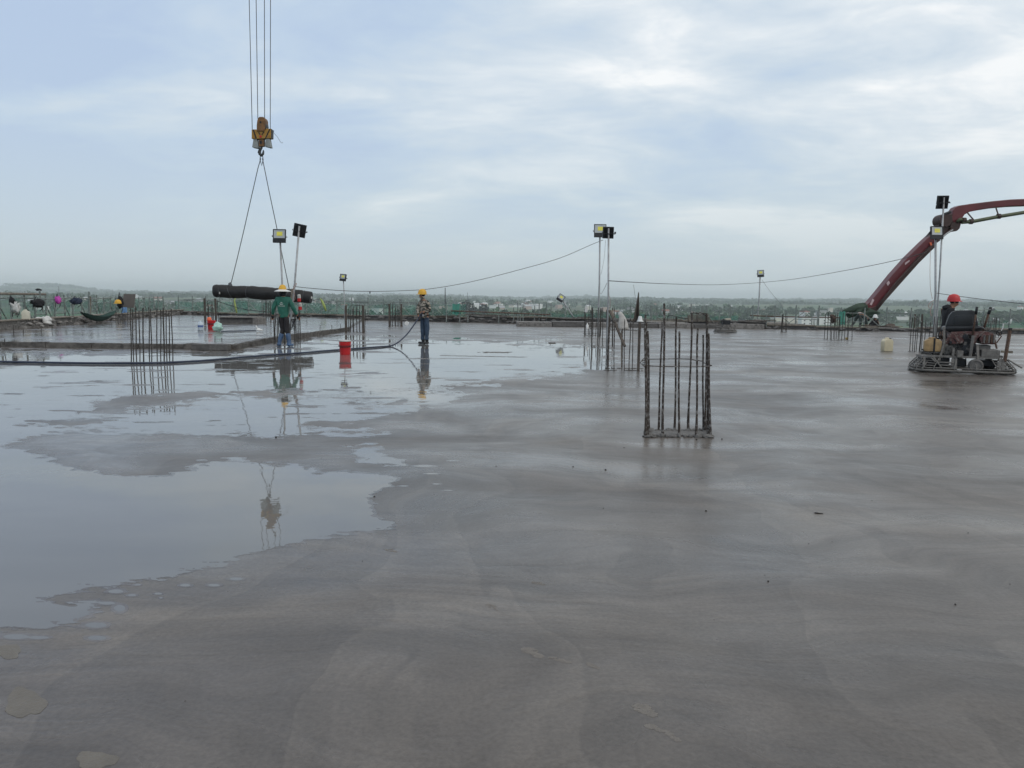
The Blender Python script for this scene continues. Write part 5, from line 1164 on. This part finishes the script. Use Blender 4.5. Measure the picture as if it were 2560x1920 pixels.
for sx in (-.54, .54):
    c = Vector((base.x + sx, YT, 0))
    for k in range(5):
        a = 2 * math.pi * k / 5 + .3; rot = Matrix.Rotation(a, 3, 'Z')
        MB().box(c + rot @ Vector((.30, 0, .016)), (.42, .18, .008), rot @ Matrix.Rotation(.06, 3, 'X')).build('trowel_blade', M_eng, t)
        MB().tube(c + Vector((0, 0, .07)), c + rot @ Vector((.50, 0, .045)), .018, 6).build('rotor_arm', M_eng, t)
    MB().lathe(c, [(.10, .05), (.13, .10), (.13, .20), (.08, .26), (.06, .34)], 14).build('gearbox', M_blackm, t, smooth='auto')
MB().box(q(1010, 1232, -.42) + Vector((0, .0, 0)), (1.38, .05, .045)).build('frame_beam', M_frame, t)
MB().box(q(1010, 1232, .42), (1.38, .05, .045)).build('frame_beam', M_frame, t)
for x in (505, 700, 1515): MB().box(q(x, 1234, 0), (.05, .80, .045)).build('cross_beam', M_frame, t)
for x, y0, y1, w in ((520, 1235, 1400, .05), (895, 1260, 1420, .06), (935, 1235, 1440, .045), (1212, 1260, 1450, .055), (1495, 1260, 1440, .05), (1540, 1270, 1440, .06)):
    MB().beam(q(x, y0, -.44), q(x - 4, y1, -.50), w, .04).build('frame_leg', M_frame, t)
for a, b in (((640, 1235), (745, 1390)), ((560, 1300), (490, 1410)), ((1580, 1270), (1760, 1400)), ((700, 1310), (900, 1320)), ((720, 1355), (890, 1360)), ((700, 1400), (890, 1405)), ((610, 1240), (660, 1300))):
    MB().path([q(*a, -.47), q(*b, -.53)], .016, 6).build('brace', M_frame, t)
for a, b in (((510, 1240), (870, 1400)), ((960, 1270), (1100, 1400)), ((1250, 1290), (1500, 1400))):
    p0 = q(a[0], a[1], 0); p1 = q(b[0], b[1], 0); MB().box((p0 + p1) / 2, (p1.x - p0.x, .5, p0.z - p1.z)).build('underframe_box', M_blackm, t, bevel=.03)
# transport wheel
wc = q(1190, 1370, -.46)
MB().lathe(wc, [(.085, -.045), (.135, -.04), (.150, -.02), (.150, .02), (.135, .04), (.085, .045)], 24, 'y').build('tyre', M_tyre, t, smooth='auto')
MB().lathe(wc, [(.03, -.05), (.085, -.03), (.085, .03)], 20, 'y').build('wheel_rim', M_frame, t, smooth='auto')
MB().path([wc + Vector((.115 * math.cos(a), -.052, .115 * math.sin(a))) for a in np.linspace(0, 2 * math.pi, 25)[:-1]], .008, 5, closed=True).build('tread_ring', M_frame, t)
# engine
random.seed(8)
MB().box(q(1000, 1130, -.02), (.62, .42, .30)).build('engine_block', M_eng, t, bevel=.02)
MB().lathe(q(1060, 1000, -.18), [(.10, -.06), (.11, 0), (.10, .06)], 16, 'y').build('air_filter', M_blackm, t, smooth='auto')
for (x, y, r, m) in ((1080, 1120, .10, M_blackm), (1165, 1120, .07, M_blackm), (860, 1120, .09, M_eng), (830, 1180, .06, M_eng), (1050, 920, .055, M_blackm), (975, 1190, .05, M_frame)):
    MB().lathe(q(x, y, -.27), [(r * .4, -.05), (r, -.045), (r, .045), (r * .4, .05)], 16, 'y').build('pulley', m, t, smooth='auto')
for k in range(16):
    x = random.uniform(830, 1200); y = random.uniform(950, 1200); MB().box(q(x, y, random.uniform(-.30, -.12)), (random.uniform(.03, .11), .08, random.uniform(.03, .10)), Matrix.Rotation(random.uniform(-.4, .4), 3, 'Y')).build('engine_bracket', random.choice((M_eng, M_blackm, M_frame)), t, bevel=.006)
for k in range(12):
    x = random.uniform(780, 1240); y = random.uniform(900, 1150); a = q(x, y, -.3); MB().path([a, a + Vector((random.uniform(-.1, .1), -.03, random.uniform(-.05, .1))), a + Vector((random.uniform(-.16, .16), .05, random.uniform(-.15, .02)))], .008, 5).build('engine_hose', random.choice((M_blackm, M_eng, M_blackm)), t)
MB().box(q(980, 1182, -.45), (.115, .10, .145)).build('battery_box', M_frame, t, bevel=.01)
MB().box(q(1375, 1180, -.2), (.35, .45, .155)).build('fuel_box', M_frame, t, bevel=.02)
MB().box(q(1310, 1100, -.1), (.24, .35, .12)).build('engine_cover', M_frame, t, bevel=.02)
MB().box(q(800, 1100, -.1), (.12, .4, .26)).build('side_tank', M_frame, t, bevel=.03)
# cowl
MB().prism([q(x, y, -.30) for x, y in ((875, 845), (1040, 838), (1035, 1000), (1010, 1025), (800, 1040), (790, 990), (830, 905))], (0, .6, 0)).build('cowl_panel', M_cowl, t, bevel=.015)
MB().prism([q(x, y, -.30) for x, y in ((1040, 838), (1330, 848), (1400, 870), (1250, 905), (1200, 960), (1190, 1035), (1160, 1035), (1150, 900), (1045, 880))], (0, .6, 0)).build('cowl_panel', M_cowl, t, bevel=.01)
MB().prism([q(x, y, -.34) for x, y in ((1260, 880), (1400, 875), (1445, 1000), (1440, 1045), (1260, 1040), (1230, 960))], (0, .6, 0)).build('cowl_panel', M_cowl, t, bevel=.02)
for k in range(5): MB().beam(q(1290 + k * 30, 900, -.355), q(1285 + k * 32, 1020, -.36), .03, .02).build('cowl_rib', M_rustp if k % 2 else M_frame, t)
# left side clutter
for k in range(7): MB().path([q(720 + k * 14, 830 + 12 * (k % 3), -.2), q(700 + k * 18, 900, -.25), q(745 + k * 12, 960, -.22)], .014, 5).build('cable_loop', M_rustp if k % 2 else M_blackm, t)
MB().path([q(765, 760, -.3), q(775, 1000, -.36), q(720, 1290, -.42)], .024, 6).build('frame_upright', M_frame, t)
MB().beam(q(1140, 900, -.38), q(1118, 1225, -.42), .05, .03).build('frame_upright', M_frame, t)
MB().beam(q(1200, 1050, -.38), q(1215, 1260, -.44), .055, .03).build('frame_upright', M_frame, t)
MB().beam(q(905, 1090, -.38), q(898, 1260, -.42), .04, .03).build('frame_upright', M_frame, t)
# seat
def rounded_panel(pts, y0, th, name, m, bev): return MB().prism([q(x, y, y0) for x, y in pts], (0, th, 0)).build(name, m, t, smooth='auto', bevel=bev)
rounded_panel([(795, 775), (805, 690), (835, 580), (870, 525), (930, 508), (1120, 505), (1165, 520), (1190, 580), (1210, 690), (1225, 770)], -.20, .10, 'backrest', M_seat, .03)
rounded_panel([(890, 740), (900, 600), (925, 580), (1120, 580), (1140, 610), (1140, 740)], -.212, .03, 'backrest_pad', M_seat, .012)
rounded_panel([(790, 820), (792, 765), (830, 752), (1215, 752), (1290, 775), (1310, 815)], -.22, .52, 'seat_cushion', M_seat, .035)
rounded_panel([(810, 820), (1280, 820), (1240, 842), (860, 842)], -.15, .4, 'seat_base', M_blackm, .01)
# levers, posts, cross bar
def lever(p0, p1, r, gl, m=M_rustp):
    MB().tube(p0, p1, r, 8).build('lever', m, t, smooth=True); MB().tube(p0.lerp(p1, 1 - gl), p1 + (p1 - p0).normalized() * .01, r * 1.35, 10).build('lever_grip', M_blackm, t, smooth=True)
lever(q(1135, 900, -.36), q(1157, 462, -.40), .020, .25)
lever(q(1345, 845, .25), q(1428, 482, .30), .024, .28)
MB().tube(q(1155, 510, -.38), q(1425, 512, .28), .012, 6).build('cross_bar', M_scaf, t)
MB().tube(q(1385, 840, -.1), q(1420, 650, -.1), .010, 6).build('thin_lever', M_frame, t); MB().blob(q(1420, 650, -.1), (.03, .03, .045), 1, .1, 1).build('lever_knob', M_white, t)
MB().beam(q(1595, 800, -.40), q(1550, 1300, -.46), .055, .045).build('corner_post', M_rustp, t)
MB().tube(q(1597, 830, -.40), q(1598, 792, -.40), .036, 8).build('post_cap', M_blackm, t)
MB().beam(q(1500, 1150, -.42), q(1645, 1162, -.42), .05, .05).build('side_bar', M_wood, t)
mc = q(1470, 865, -.35)
MB().path([mc + Vector((.052 * math.cos(a), 0, .055 * math.sin(a))) for a in np.linspace(0, 2 * math.pi, 19)[:-1]], .010, 6, closed=True).build('handwheel_rim', M_blackm, t, smooth=True)
for k in range(3): MB().tube(mc, mc + Vector((.05 * math.cos(k * 2.1 + .5), 0, .05 * math.sin(k * 2.1 + .5))), .006, 5).build('handwheel_spoke', M_blackm, t)
MB().path([mc + Vector((0, 0.02, 0)), q(1500, 920, -.35), q(1450, 1020, -.33)], .012, 6).build('handwheel_stalk', M_rustp, t)
MB().path([mc + Vector((.03, 0, .04)), q(1510, 790, -.35), q(1512, 725, -.35)], .010, 6).build('white_grip', M_white, t)
MB().beam(q(1430, 1000, -.33), q(1455, 1110, -.35), .035, .03).build('cowl_stay', M_rustp, t)
# front half seen through: far-side rails and foot board
MB().box(q(1000, 1215, .30), (1.0, .3, .03)).build('foot_board', M_frame, t)
# canister strapped on the left
canister(q(635, 1148, -.25) + Vector((0, 0, 0)), .34, .22, .285, M_cany, 'amber canister strapped on the left end of the ride-on trowel', strap=True)
MB().box(q(620, 1160, -.2), (.40, .30, .03)).build('canister_tray', M_eng, t)
MB().path([q(500, 1110, -.2), q(560, 1160, -.3), q(640, 1170, -.3), q(650, 1240, -.3)], .016, 6).build('tray_bracket', M_blackm, t)

YAW = R(-20); t.rotation_euler = (0, 0, YAW)
fc = [o for o in bpy.data.objects if o.get('label', '').startswith('amber canister')][0]
fc.location = t.location + Matrix.Rotation(YAW, 3, 'Z') @ (fc.location - t.location); fc.rotation_euler = (0, 0, YAW)
# ================================================================== WALK-BEHIND TROWEL (far)
c = G(1813, 831); t = thing('walk_behind_trowel', c, 'small walk-behind power trowel with ring guard working near the far edge', 'power trowel')
for i, (r, z) in enumerate(((.55, .05), (.53, .12), (.42, .26))):
    MB().path([c + Vector((r * math.cos(a), r * math.sin(a), z)) for a in np.linspace(0, 2 * math.pi, 25)[:-1]], .018 if i else .03, 6, closed=True).build('ring_guard', M_frame, t, smooth=True)
for k in range(8):
    a = k * math.pi / 4 + .2; MB().path([c + Vector((.54 * math.cos(a), .54 * math.sin(a), .06)), c + Vector((.42 * math.cos(a), .42 * math.sin(a), .26)), c + Vector((.12 * math.cos(a), .12 * math.sin(a), .34))], .014, 5).build('guard_stay', M_frame, t)
for k in range(4):
    rot = Matrix.Rotation(k * math.pi / 2 + .5, 3, 'Z'); MB().box(c + rot @ Vector((.27, 0, .015)), (.4, .16, .01), rot).build('trowel_blade', M_eng, t)
MB().box(c + Vector((0, 0, .33)), (.3, .28, .12)).build('gearbox', M_frame, t, bevel=.02)
MB().box(c + Vector((.02, 0, .50)), (.38, .3, .22)).build('engine_block', M_blackm, t, bevel=.03)
MB().box(c + Vector((.10, 0, .64)), (.26, .24, .10)).build('fuel_tank', mat('cream_tank', (.45, .41, .33), .5), t, bevel=.02)
MB().lathe(c + Vector((-.13, 0, .58)), [(.08, -.1), (.09, .1)], 12, 'y').build('muffler', M_eng, t)
MB().path([c + Vector((-.1, 0, .42)), P(1790, 812, c.y + .1), P(1769, 791, c.y + .2), P(1764, 788, c.y + .2)], .022, 6).build('handle', M_frame, t)
MB().beam(P(1758, 787, c.y + .2), P(1770, 789, c.y + .4), .04, .04).build('handle_grip', M_blackm, t)

# ================================================================== PEOPLE
def skin_mesh(name, V, E, m, parent, root=0, sub=2, extra=None):
    me = bpy.data.meshes.new(name); me.from_pydata([v for v, r in V], E, []); o = bpy.data.objects.new(name, me); COL.objects.link(o)
    md = o.modifiers.new('skin', 'SKIN'); md.use_smooth_shade = True
    o.modifiers.new('sub', 'SUBSURF').levels = sub; o.modifiers['sub'].render_levels = sub
    for i, (v, r) in enumerate(V):
        sv = me.skin_vertices[0].data[i]; sv.radius = (r, r) if isinstance(r, float) else r; sv.use_root = (i == root)
    dg = bpy.context.evaluated_depsgraph_get(); dg.update()
    nm = bpy.data.meshes.new_from_object(o.evaluated_get(dg)); nm.name = name
    bpy.data.objects.remove(o); bpy.data.meshes.remove(me)
    if extra:
        bm = bmesh.new(); bm.from_mesh(nm); tmp = bpy.data.meshes.new('x'); tmp.from_pydata(extra.v, [], extra.f); bm.from_mesh(tmp); bm.to_mesh(nm); bm.free(); bpy.data.meshes.remove(tmp)
    nm.polygons.foreach_set('use_smooth', [True] * len(nm.polygons)); nm.materials.clear(); nm.materials.append(m)
    o0 = ORG.get(parent, Vector())
    ob = bpy.data.objects.new(name, nm); COL.objects.link(ob); ORG[ob] = o0
    if parent is not None: ob.parent = parent
    return ob
def person(loc, label, J, face, top, bottom, shoes, hat, extra_fn=None, rot=0.0, bulk=1.0, gloves=None):
    "J: joint name -> (x,y,z) metres relative to loc; face: unit direction the head looks"
    Rz = Matrix.Rotation(rot, 3, 'Z'); g = lambda n: Rz @ Vector(J[n])
    f = Vector(face).normalized(); hd = g('head'); nk = g('neck')
    up = (hd - nk).normalized(); side_ = f.cross(up).normalized()
    V = [(g('pelvis'), .115), (g('belly'), .115), (g('chest'), .125), (nk, .055), (hd + up * -.055 + f * .012, .072), (hd + up * .03, .088), (hd + up * .105, .062)]
    E = [(0, 1), (1, 2), (2, 3), (3, 4), (4, 5), (5, 6)]
    def chain(start, items):
        p = start
        for v, r in items: V.append((v, r)); E.append((p, len(V) - 1)); p = len(V) - 1
        return p
    V.append((hd + f * .088 + up * -.012, .016)); E.append((5, len(V) - 1)); V.append((hd + f * .105 + up * -.022, .012)); E.append((len(V) - 2, len(V) - 1))
    for s in ('L', 'R'):
        w = g('wr' + s); h = g('ha' + s); d = (h - w).normalized()
        chain(2, [(g('sh' + s), .062), (g('el' + s), .042), (w, .030), (h, .036)])
        chain(0, [(g('hip' + s), .088), (g('kn' + s), .056), (g('an' + s), .038)])
    hands = MB()
    for s in ('L', 'R'):
        w = g('wr' + s); h = g('ha' + s); d = (h - w).normalized(); a = d.cross(Vector((.3, 1, .2))).normalized(); b = d.cross(a)
        for k, L_ in enumerate((.070, .080, .074, .058)):
            o_ = h + a * (k - 1.5) * .019; hands.path([o_, o_ + d * L_ * .5 + b * .008, o_ + d * L_ * .8 + b * .03, o_ + d * L_ * .85 + b * .048], [.010, .0095, .0085, .006], 6)
        hands.path([h - a * .03 - d * .01, h - a * .052 + d * .02 + b * .01, h - a * .045 + d * .05 + b * .025], [.012, .010, .007], 6)
    root = skin_mesh('person', [(v - Vector((0, 0, 0)), r) for v, r in V], E, M_skin, None, extra=hands)
    root.location = loc; tag(root, label, 'person')
    ORG[root] = Vector((0, 0, 0))
    for s in (-1, 1):
        e = hd + f * .078 + side_ * s * .032 + up * .015; MB().blob(e, (.018, .018, .014), 1, 0, 1).build('eye', M_blackm, root)
        e = hd + side_ * s * .088 + up * -.005; MB().blob(e, (.025, .035, .06), 2, .1, 2).build('ear', M_skin, root, smooth=True)
    MB().path([hd + f * .082 + side_ * x + up * (-.052 + .25 * abs(x)) for x in (-.022, 0, .022)], .005, 5).build('mouth', mat('lips', (.2, .08, .06), .6), root)
    MB().blob(hd + up * .045 - f * .018, (.20, .20, .16), 4, .06, 2).build('hair', M_blackc, root, smooth=True)
    # jacket
    hem = g('hem'); Vj = [(hem, (.150 * bulk, .125)), (g('pelvis') * .4 + g('belly') * .6, (.145 * bulk, .125)), (g('chest') + (nk - g('chest')) * .0, (.165 * bulk, .13)), (nk * .75 + g('chest') * .25, .092)]
    Ej = [(0, 1), (1, 2), (2, 3)]
    for s in ('L', 'R'):
        Vj += [(g('sh' + s), .078 * bulk), (g('el' + s), .062 * bulk), (g('wr' + s), .050)]; k = len(Vj); Ej += [(2, k - 3), (k - 3, k - 2), (k - 2, k - 1)]
    j = skin_mesh('jacket', Vj, Ej, top, root, root=1)
    for v in j.data.vertices: v.co += Vector((mnoise.noise(v.co * 9), mnoise.noise(v.co * 9 + Vector((5, 0, 0))), 0)) * .018
    Vt = [(g('pelvis') + Vector((0, 0, .04)), (.125, .115)), (g('pelvis'), (.13, .115))]; Et = [(0, 1)]
    for s in ('L', 'R'):
        Vt += [(g('hip' + s), .105), (g('kn' + s), .078), (g('kn' + s).lerp(g('an' + s), .18 if shoes is M_boot else .5), .07), (g('an' + s).lerp(g('kn' + s), .62) if shoes is M_boot else g('an' + s) + Vector((0, 0, .02)), .066)]; k = len(Vt); Et += [(1, k - 4), (k - 4, k - 3), (k - 3, k - 2), (k - 2, k - 1)]
    tr_ = skin_mesh('trousers', Vt, Et, bottom, root, root=1)
    for v in tr_.data.vertices: v.co += Vector((mnoise.noise(v.co * 8), mnoise.noise(v.co * 8 + Vector((5, 0, 0))), 0)) * .016
    for s in ('L', 'R'):
        an, to = g('an' + s), g('to' + s); hl = an + (an - to) * .25; hl.z = min(an.z, .06) if an.z < .25 else an.z - .05
        Vb = [(an + (g('kn' + s) - an) * (.78 if shoes is M_boot else .12), .085 if shoes is M_boot else .055), (an, .066 if shoes is M_boot else .058), (hl * .3 + an * .7 - Vector((0, 0, an.z * .45 if an.z < .25 else .04)), .052), (to, (.048, .038))]
        skin_mesh('boot' if shoes is M_boot else 'shoe', Vb, [(0, 1), (1, 2), (2, 3)], shoes, root, root=1)
    if gloves:
        for s in ('L', 'R'):
            h = g('ha' + s); w = g('wr' + s); MB().blob((h * .6 + w * .4), (.085, .085, .13), 3, .1, 2).build('glove', gloves, root, smooth=True)
    if hat: hat(root, hd, f, up)
    return root
W1 = G(711, 865.5)
r1 = person(W1, 'worker seen from behind in dark green jacket, blue rubber boots and wide-brimmed yellow hat', dict(
    pelvis=(0.0, 0, .95), belly=(0, 0, 1.12), chest=(0.0, 0, 1.34), neck=(-.01, .02, 1.52), head=(-.03, .03, 1.64), hem=(0, 0, .84),
    shL=(-.19, 0, 1.42), elL=(-.30, -.03, 1.14), wrL=(-.345, .02, .93), haL=(-.345, .04, .86), shR=(.18, 0, 1.42), elR=(.29, -.03, 1.17), wrR=(.385, .05, .95), haR=(.43, .09, .87),
    hipL=(-.09, 0, .92), knL=(-.05, .05, .50), anL=(-.15, -.02, .10), toL=(-.17, .14, .045), hipR=(.08, 0, .92), knR=(.10, -.03, .50), anR=(.18, -.08, .10), toR=(.27, .04, .045)),
    (-.25, 1, -.1), M_green, M_pants, M_boot, None, bulk=1.05, gloves=M_blackc)
helmet_mesh(Vector((-.03, .03, 1.70)), 1.0, Vector((-.25, 1, 0)), M_yel, r1, wide=.135)
MB().lathe(Vector((-.03, .03, 1.57)), [(.085, -.06), (.10, 0), (.095, .09)], 14).build('head_scarf', M_blackc, r1, smooth=True)
# emblem and line of lettering-like marks printed on the back
eb = MB(); ce = Vector((-.01, -.178, 1.30))
eb.path([ce + Vector((.045 * math.cos(a), 0, .035 * math.sin(a) - .01)) for a in np.linspace(math.pi * 1.0, math.pi * 1.95, 10)], .006, 5)
for sx in (-.022, 0, .022): eb.path([ce + Vector((sx * .6, 0, -.005)), ce + Vector((sx, 0, .022 + .008 * (sx == 0)))], .005, 5)
random.seed(5)
for k in range(14): eb.box((-.095 + k * .0135, -.180, 1.215 + .002 * math.sin(k)), (.009 if k % 3 else .005, .006, random.choice((.014, .018, .012))))
eb.build('back_print', M_white, r1)

W2 = G(1061, 860.5)
r2 = person(W2, 'worker in camouflage jacket, dark blue trousers and yellow helmet holding the hose', dict(
    pelvis=(.03, 0, .90), belly=(.01, 0, 1.07), chest=(-.01, 0, 1.29), neck=(-.05, .0, 1.455), head=(-.075, .02, 1.575), hem=(.02, 0, .86),
    shL=(-.13, .12, 1.37), elL=(-.21, .06, 1.12), wrL=(-.19, -.02, .93), haL=(-.16, -.06, .875), shR=(.11, -.12, 1.36), elR=(.20, -.14, 1.10), wrR=(.02, -.20, 1.06), haR=(-.05, -.21, 1.03),
    hipL=(-.05, .07, .88), knL=(-.06, .06, .47), anL=(-.05, .06, .09), toL=(-.22, .05, .045), hipR=(.08, -.06, .88), knR=(.09, -.04, .47), anR=(.08, -.04, .09), toR=(-.05, -.10, .045)),
    (-1, .25, -.25), M_camo, M_jean, M_shoe, None, bulk=1.15)
helmet_mesh(Vector((-.07, .02, 1.635)), 1.06, Vector((-1, .2, 0)), M_yel, r2)
MB().path([Vector((.03 + .16 * math.cos(a), .15 * math.sin(a), .95)) for a in np.linspace(0, 2 * math.pi, 17)[:-1]], .018, 6, closed=True).build('belt', M_blackc, r2)
MB().lathe(Vector((-.02, -.175, .95)), [(.035, -.01), (.035, .012)], 12, 'y').build('belt_buckle', M_galv, r2)
MB().lathe(Vector((-.06, .0, 1.50)), [(.075, -.06), (.07, 0), (.06, .05)], 12).build('neck_scarf', M_camo, r2, smooth=True)

W5 = G(2363, 921.5); W5.z = 0
r5 = person(W5, 'worker in a black hooded jacket and red helmet standing behind the ride-on trowel', dict(
    pelvis=(-.03, 0, .90), belly=(-.03, 0, 1.07), chest=(-.02, 0, 1.29), neck=(.03, 0, 1.43), head=(.085, -.01, 1.535), hem=(-.03, 0, .84),
    shL=(-.04, .16, 1.36), elL=(.02, .22, 1.10), wrL=(.20, .18, 1.00), haL=(.27, .16, .98), shR=(-.05, -.15, 1.36), elR=(-.10, -.18, 1.10), wrR=(.02, -.22, .93), haR=(.07, -.23, .90),
    hipL=(-.03, .08, .88), knL=(-.02, .08, .48), anL=(-.06, .08, .09), toL=(.10, .09, .045), hipR=(-.03, -.08, .88), knR=(.0, -.08, .48), anR=(-.04, -.08, .09), toR=(.12, -.09, .045)),
    (1, -.35, -.25), M_blackc, M_navy, M_shoe, None, bulk=1.0)
helmet_mesh(Vector((.075, -.01, 1.585)), 1.02, Vector((1, -.3, 0)), M_redh, r5)
MB().blob(Vector((-.06, 0, 1.43)), (.20, .24, .14), 6, .12, 2).build('hood', M_blackc, r5, smooth=True)

b3 = G(2148, 824)
r3 = person(b3, 'worker bending low to the right at the far edge in grey-green clothes', dict(
    pelvis=(-.02, .1, .80), belly=(.08, .08, .86), chest=(.26, .05, .80), neck=(.40, .03, .68), head=(.47, .02, .60), hem=(-.03, .1, .80),
    shL=(.30, .18, .74), elL=(.36, .20, .48), wrL=(.42, .15, .28), haL=(.44, .14, .20), shR=(.30, -.10, .74), elR=(.32, -.16, .48), wrR=(.38, -.12, .28), haR=(.40, -.1, .20),
    hipL=(-.08, .15, .76), knL=(-.22, .18, .44), anL=(-.42, .16, .12), toL=(-.32, .16, .05), hipR=(.02, .02, .76), knR=(.06, -.03, .42), anR=(.0, 0, .09), toR=(.14, -.02, .045)),
    (.5, 0, -1), M_gdark, M_gdark, M_shoe, None)
MB().blob(Vector((.07, .06, .93)), (.36, .24, .10), 2, .1, 2, Matrix.Rotation(.2, 3, 'Y')).build('shirt_tail', mat('pale_pink_shirt', (.55, .38, .36), .7), r3, smooth=True)
b4 = G(2188, 823)
r4 = person(b4, 'worker in black squatting at the far edge with a white hat', dict(
    pelvis=(.13, .05, .22), belly=(.10, .04, .34), chest=(.0, .02, .50), neck=(-.05, 0, .60), head=(-.07, -.02, .68), hem=(.13, .05, .20),
    shL=(-.04, .15, .52), elL=(-.18, .16, .36), wrL=(-.36, .10, .22), haL=(-.42, .08, .15), shR=(.0, -.14, .52), elR=(-.16, -.18, .34), wrR=(-.36, -.14, .18), haR=(-.44, -.12, .10),
    hipL=(.10, .14, .24), knL=(-.16, .20, .40), anL=(-.02, .18, .09), toL=(-.16, .2, .045), hipR=(.10, -.06, .24), knR=(-.14, -.14, .38), anR=(.02, -.10, .09), toR=(-.13, -.12, .045)),
    (-.8, -.4, -.6), M_blackc, M_blackc, M_shoe, None, bulk=1.15)
helmet_mesh(Vector((-.05, -.02, .73)), .92, Vector((-1, -.4, 0)), M_white, r4, wide=.05)
c = P(2084, 798, 31.2)
single(MB().blob(c, (.22, .2, .26), 3, .4, 3).blob(c + Vector((-.05, 0, .12)), (.16, .16, .16), 9, .4, 2), 'cloth_bundle', mat('brown_cloth', (.075, .05, .04), .9, 0, .4, 9, .6), 'brown bundle tied on the left bars of the dense rod cage', 'bundle', smooth=True)

# ================================================================== MARKS AND PEBBLES ON THE SLAB
random.seed(101)
LM_P = [(470, 'rod cage in the water'), (700, 'green-jacket worker'), (900, 'red bucket'), (1060, 'camouflage worker'), (1250, 'two round dark trees'), (1410, 'tilted lamp'), (1510, 'middle lamp pair'), (1590, 'second rod cage'), (1700, 'near rod cage'), (1790, 'walk-behind trowel'), (1900, 'small far lamp'), (2050, 'lone group of rods'), (2200, 'cream canister'), (2400, 'ride-on trowel'), (2530, 'right picture edge')]
pbl = [(1433, 1167, 5), (1514, 1175, 7), (1765, 1278, 7), (1920, 1454, 7), (1912, 1438, 3), (2388, 1512, 7), (2022, 1360, 4), (2080, 1355, 4), (1688, 1485, 3), (1785, 1550, 3), (2420, 1333, 4), (2525, 1461, 4), (1508, 1271, 4), (690, 1094, 7), (936, 1242, 7), (463, 1753, 4), (906, 1403, 3), (1240, 1166, 4), (1560, 1120, 4), (1741, 1100, 6), (1805, 1099, 6), (2180, 1252, 3)]
for i, (x, y, s) in enumerate(pbl):
    c = G(x, y); w = s / FPX * c.y * .8
    single(MB().blob(c + Vector((0, 0, w * .25)), (w, w * .9, w * .7), i, .3, 1), 'pebble', M_mudd, near_lm(x, [(a_, 'line below the ' + n_) for a_, n_ in LM_P], 'dark pebble ' + ('far,' if y < 1200 else 'mid-slab,' if y < 1400 else 'foreground,')), 'pebble', 'dark pebbles on the slab')
c = G(2046, 1284); single(MB().blob(c + Vector((-.01, 0, .004)), (.045, .012, .009), 3, .3, 2, Matrix.Rotation(-.5, 3, 'Z')).blob(c + Vector((.018, -.004, .003)), (.03, .009, .007), 4, .3, 2, Matrix.Rotation(-.3, 3, 'Z')), 'twig', M_mudd, 'short dark twig-like scrap on the right part of the slab', 'twig')
M_print = mat('dried_laitance_print', (.20, .185, .17), .7, 0, .12, 30, .5, 90, spec=.15)
def print_mark(cx, cy, dx, dy, wpx, seed, dense=1.0, name='footprint'):
    "a patch of small raised laitance flakes in the shape of a sole"
    random.seed(seed); a = G(cx, cy); b = G(cx + dx, cy + dy); d = (b - a); L_ = d.length; d.normalize(); n = Vector((-d.y, d.x, 0)); w = wpx / FPX * a.y
    mb = MB()
    for k in range(int(150 * dense)):
        u = random.random(); v = random.uniform(-1, 1) * (1 if u < .5 else .6) * math.sqrt(max(0, 1 - (2 * u - 1) ** 4)); s = random.uniform(.004, .011)
        c = a + d * L_ * u + n * w * v * .5; m_ = 5; r0 = random.random() * 6
        mb.add([c + Vector((s * (1.5 if k % 2 else .8) * math.cos(r0 + 2 * math.pi * i / m_), s * .8 * math.sin(r0 + 2 * math.pi * i / m_), .0005)) for i in range(m_)] + [c + Vector((0, 0, .0016))], [(i, (i + 1) % m_, m_) for i in range(m_)])
    o = mb.build(name, M_print, slab); o['kind'] = 'stuff'
print_mark(1312, 1620, 42, 24, 34, 1, .8); print_mark(1376, 1643, 50, 14, 14, 2, .35); print_mark(1470, 1658, 26, 14, 12, 3, .2)
print_mark(1592, 1762, 44, 28, 40, 4, .9); print_mark(1616, 1812, 40, 16, 18, 5, .4); print_mark(1660, 1826, 36, 26, 10, 6, .25)
print_mark(1330, 1455, 30, 6, 20, 7, .15); print_mark(1220, 1510, 26, 18, 20, 8, .15); print_mark(966, 1374, 30, 6, 14, 9, .15)
def patch(cx, cy, rx, ry, seed, m):
    pts = []
    for k in range(26):
        a = 2 * math.pi * k / 26; e = 1 + .14 * math.sin(a * 3 + seed) + .07 * math.sin(a * 7 + seed * 2); pts.append(G(cx + rx * e * math.cos(a), cy + ry * e * math.sin(a), .0009))
    MB().add(pts, [tuple(range(26))]).build('laitance_patch', m, slab)
M_patch = mat('pale_laitance', (.160, .145, .125), .5, 0, .14, 9, .35, 60, spec=.3)
patch(62, 1757, 50, 36, 1, M_patch); patch(240, 1900, 52, 22, 2, M_patch); patch(20, 1628, 34, 18, 4, M_patch)

# ================================================================== HAZE
hz = MB().box((0, 0, 20), (17600, 17600, 116))
me = hz.build('haze', bpy.data.materials.new('thin_morning_haze')); tag(me, 'thin pale morning haze over the whole plain', 'haze', kind='stuff')
hm = me.data.materials[0]; hm.use_nodes = True; ht = hm.node_tree; ht.nodes.clear()
ho = nn(ht, 'ShaderNodeOutputMaterial'); pv = nn(ht, 'ShaderNodeVolumePrincipled'); setin(pv, {'Color': (0.88, 0.95, 1.0, 1), 'Density': 0.00022, 'Anisotropy': 0.1}); ht.links.new(pv.outputs[0], ho.inputs['Volume'])
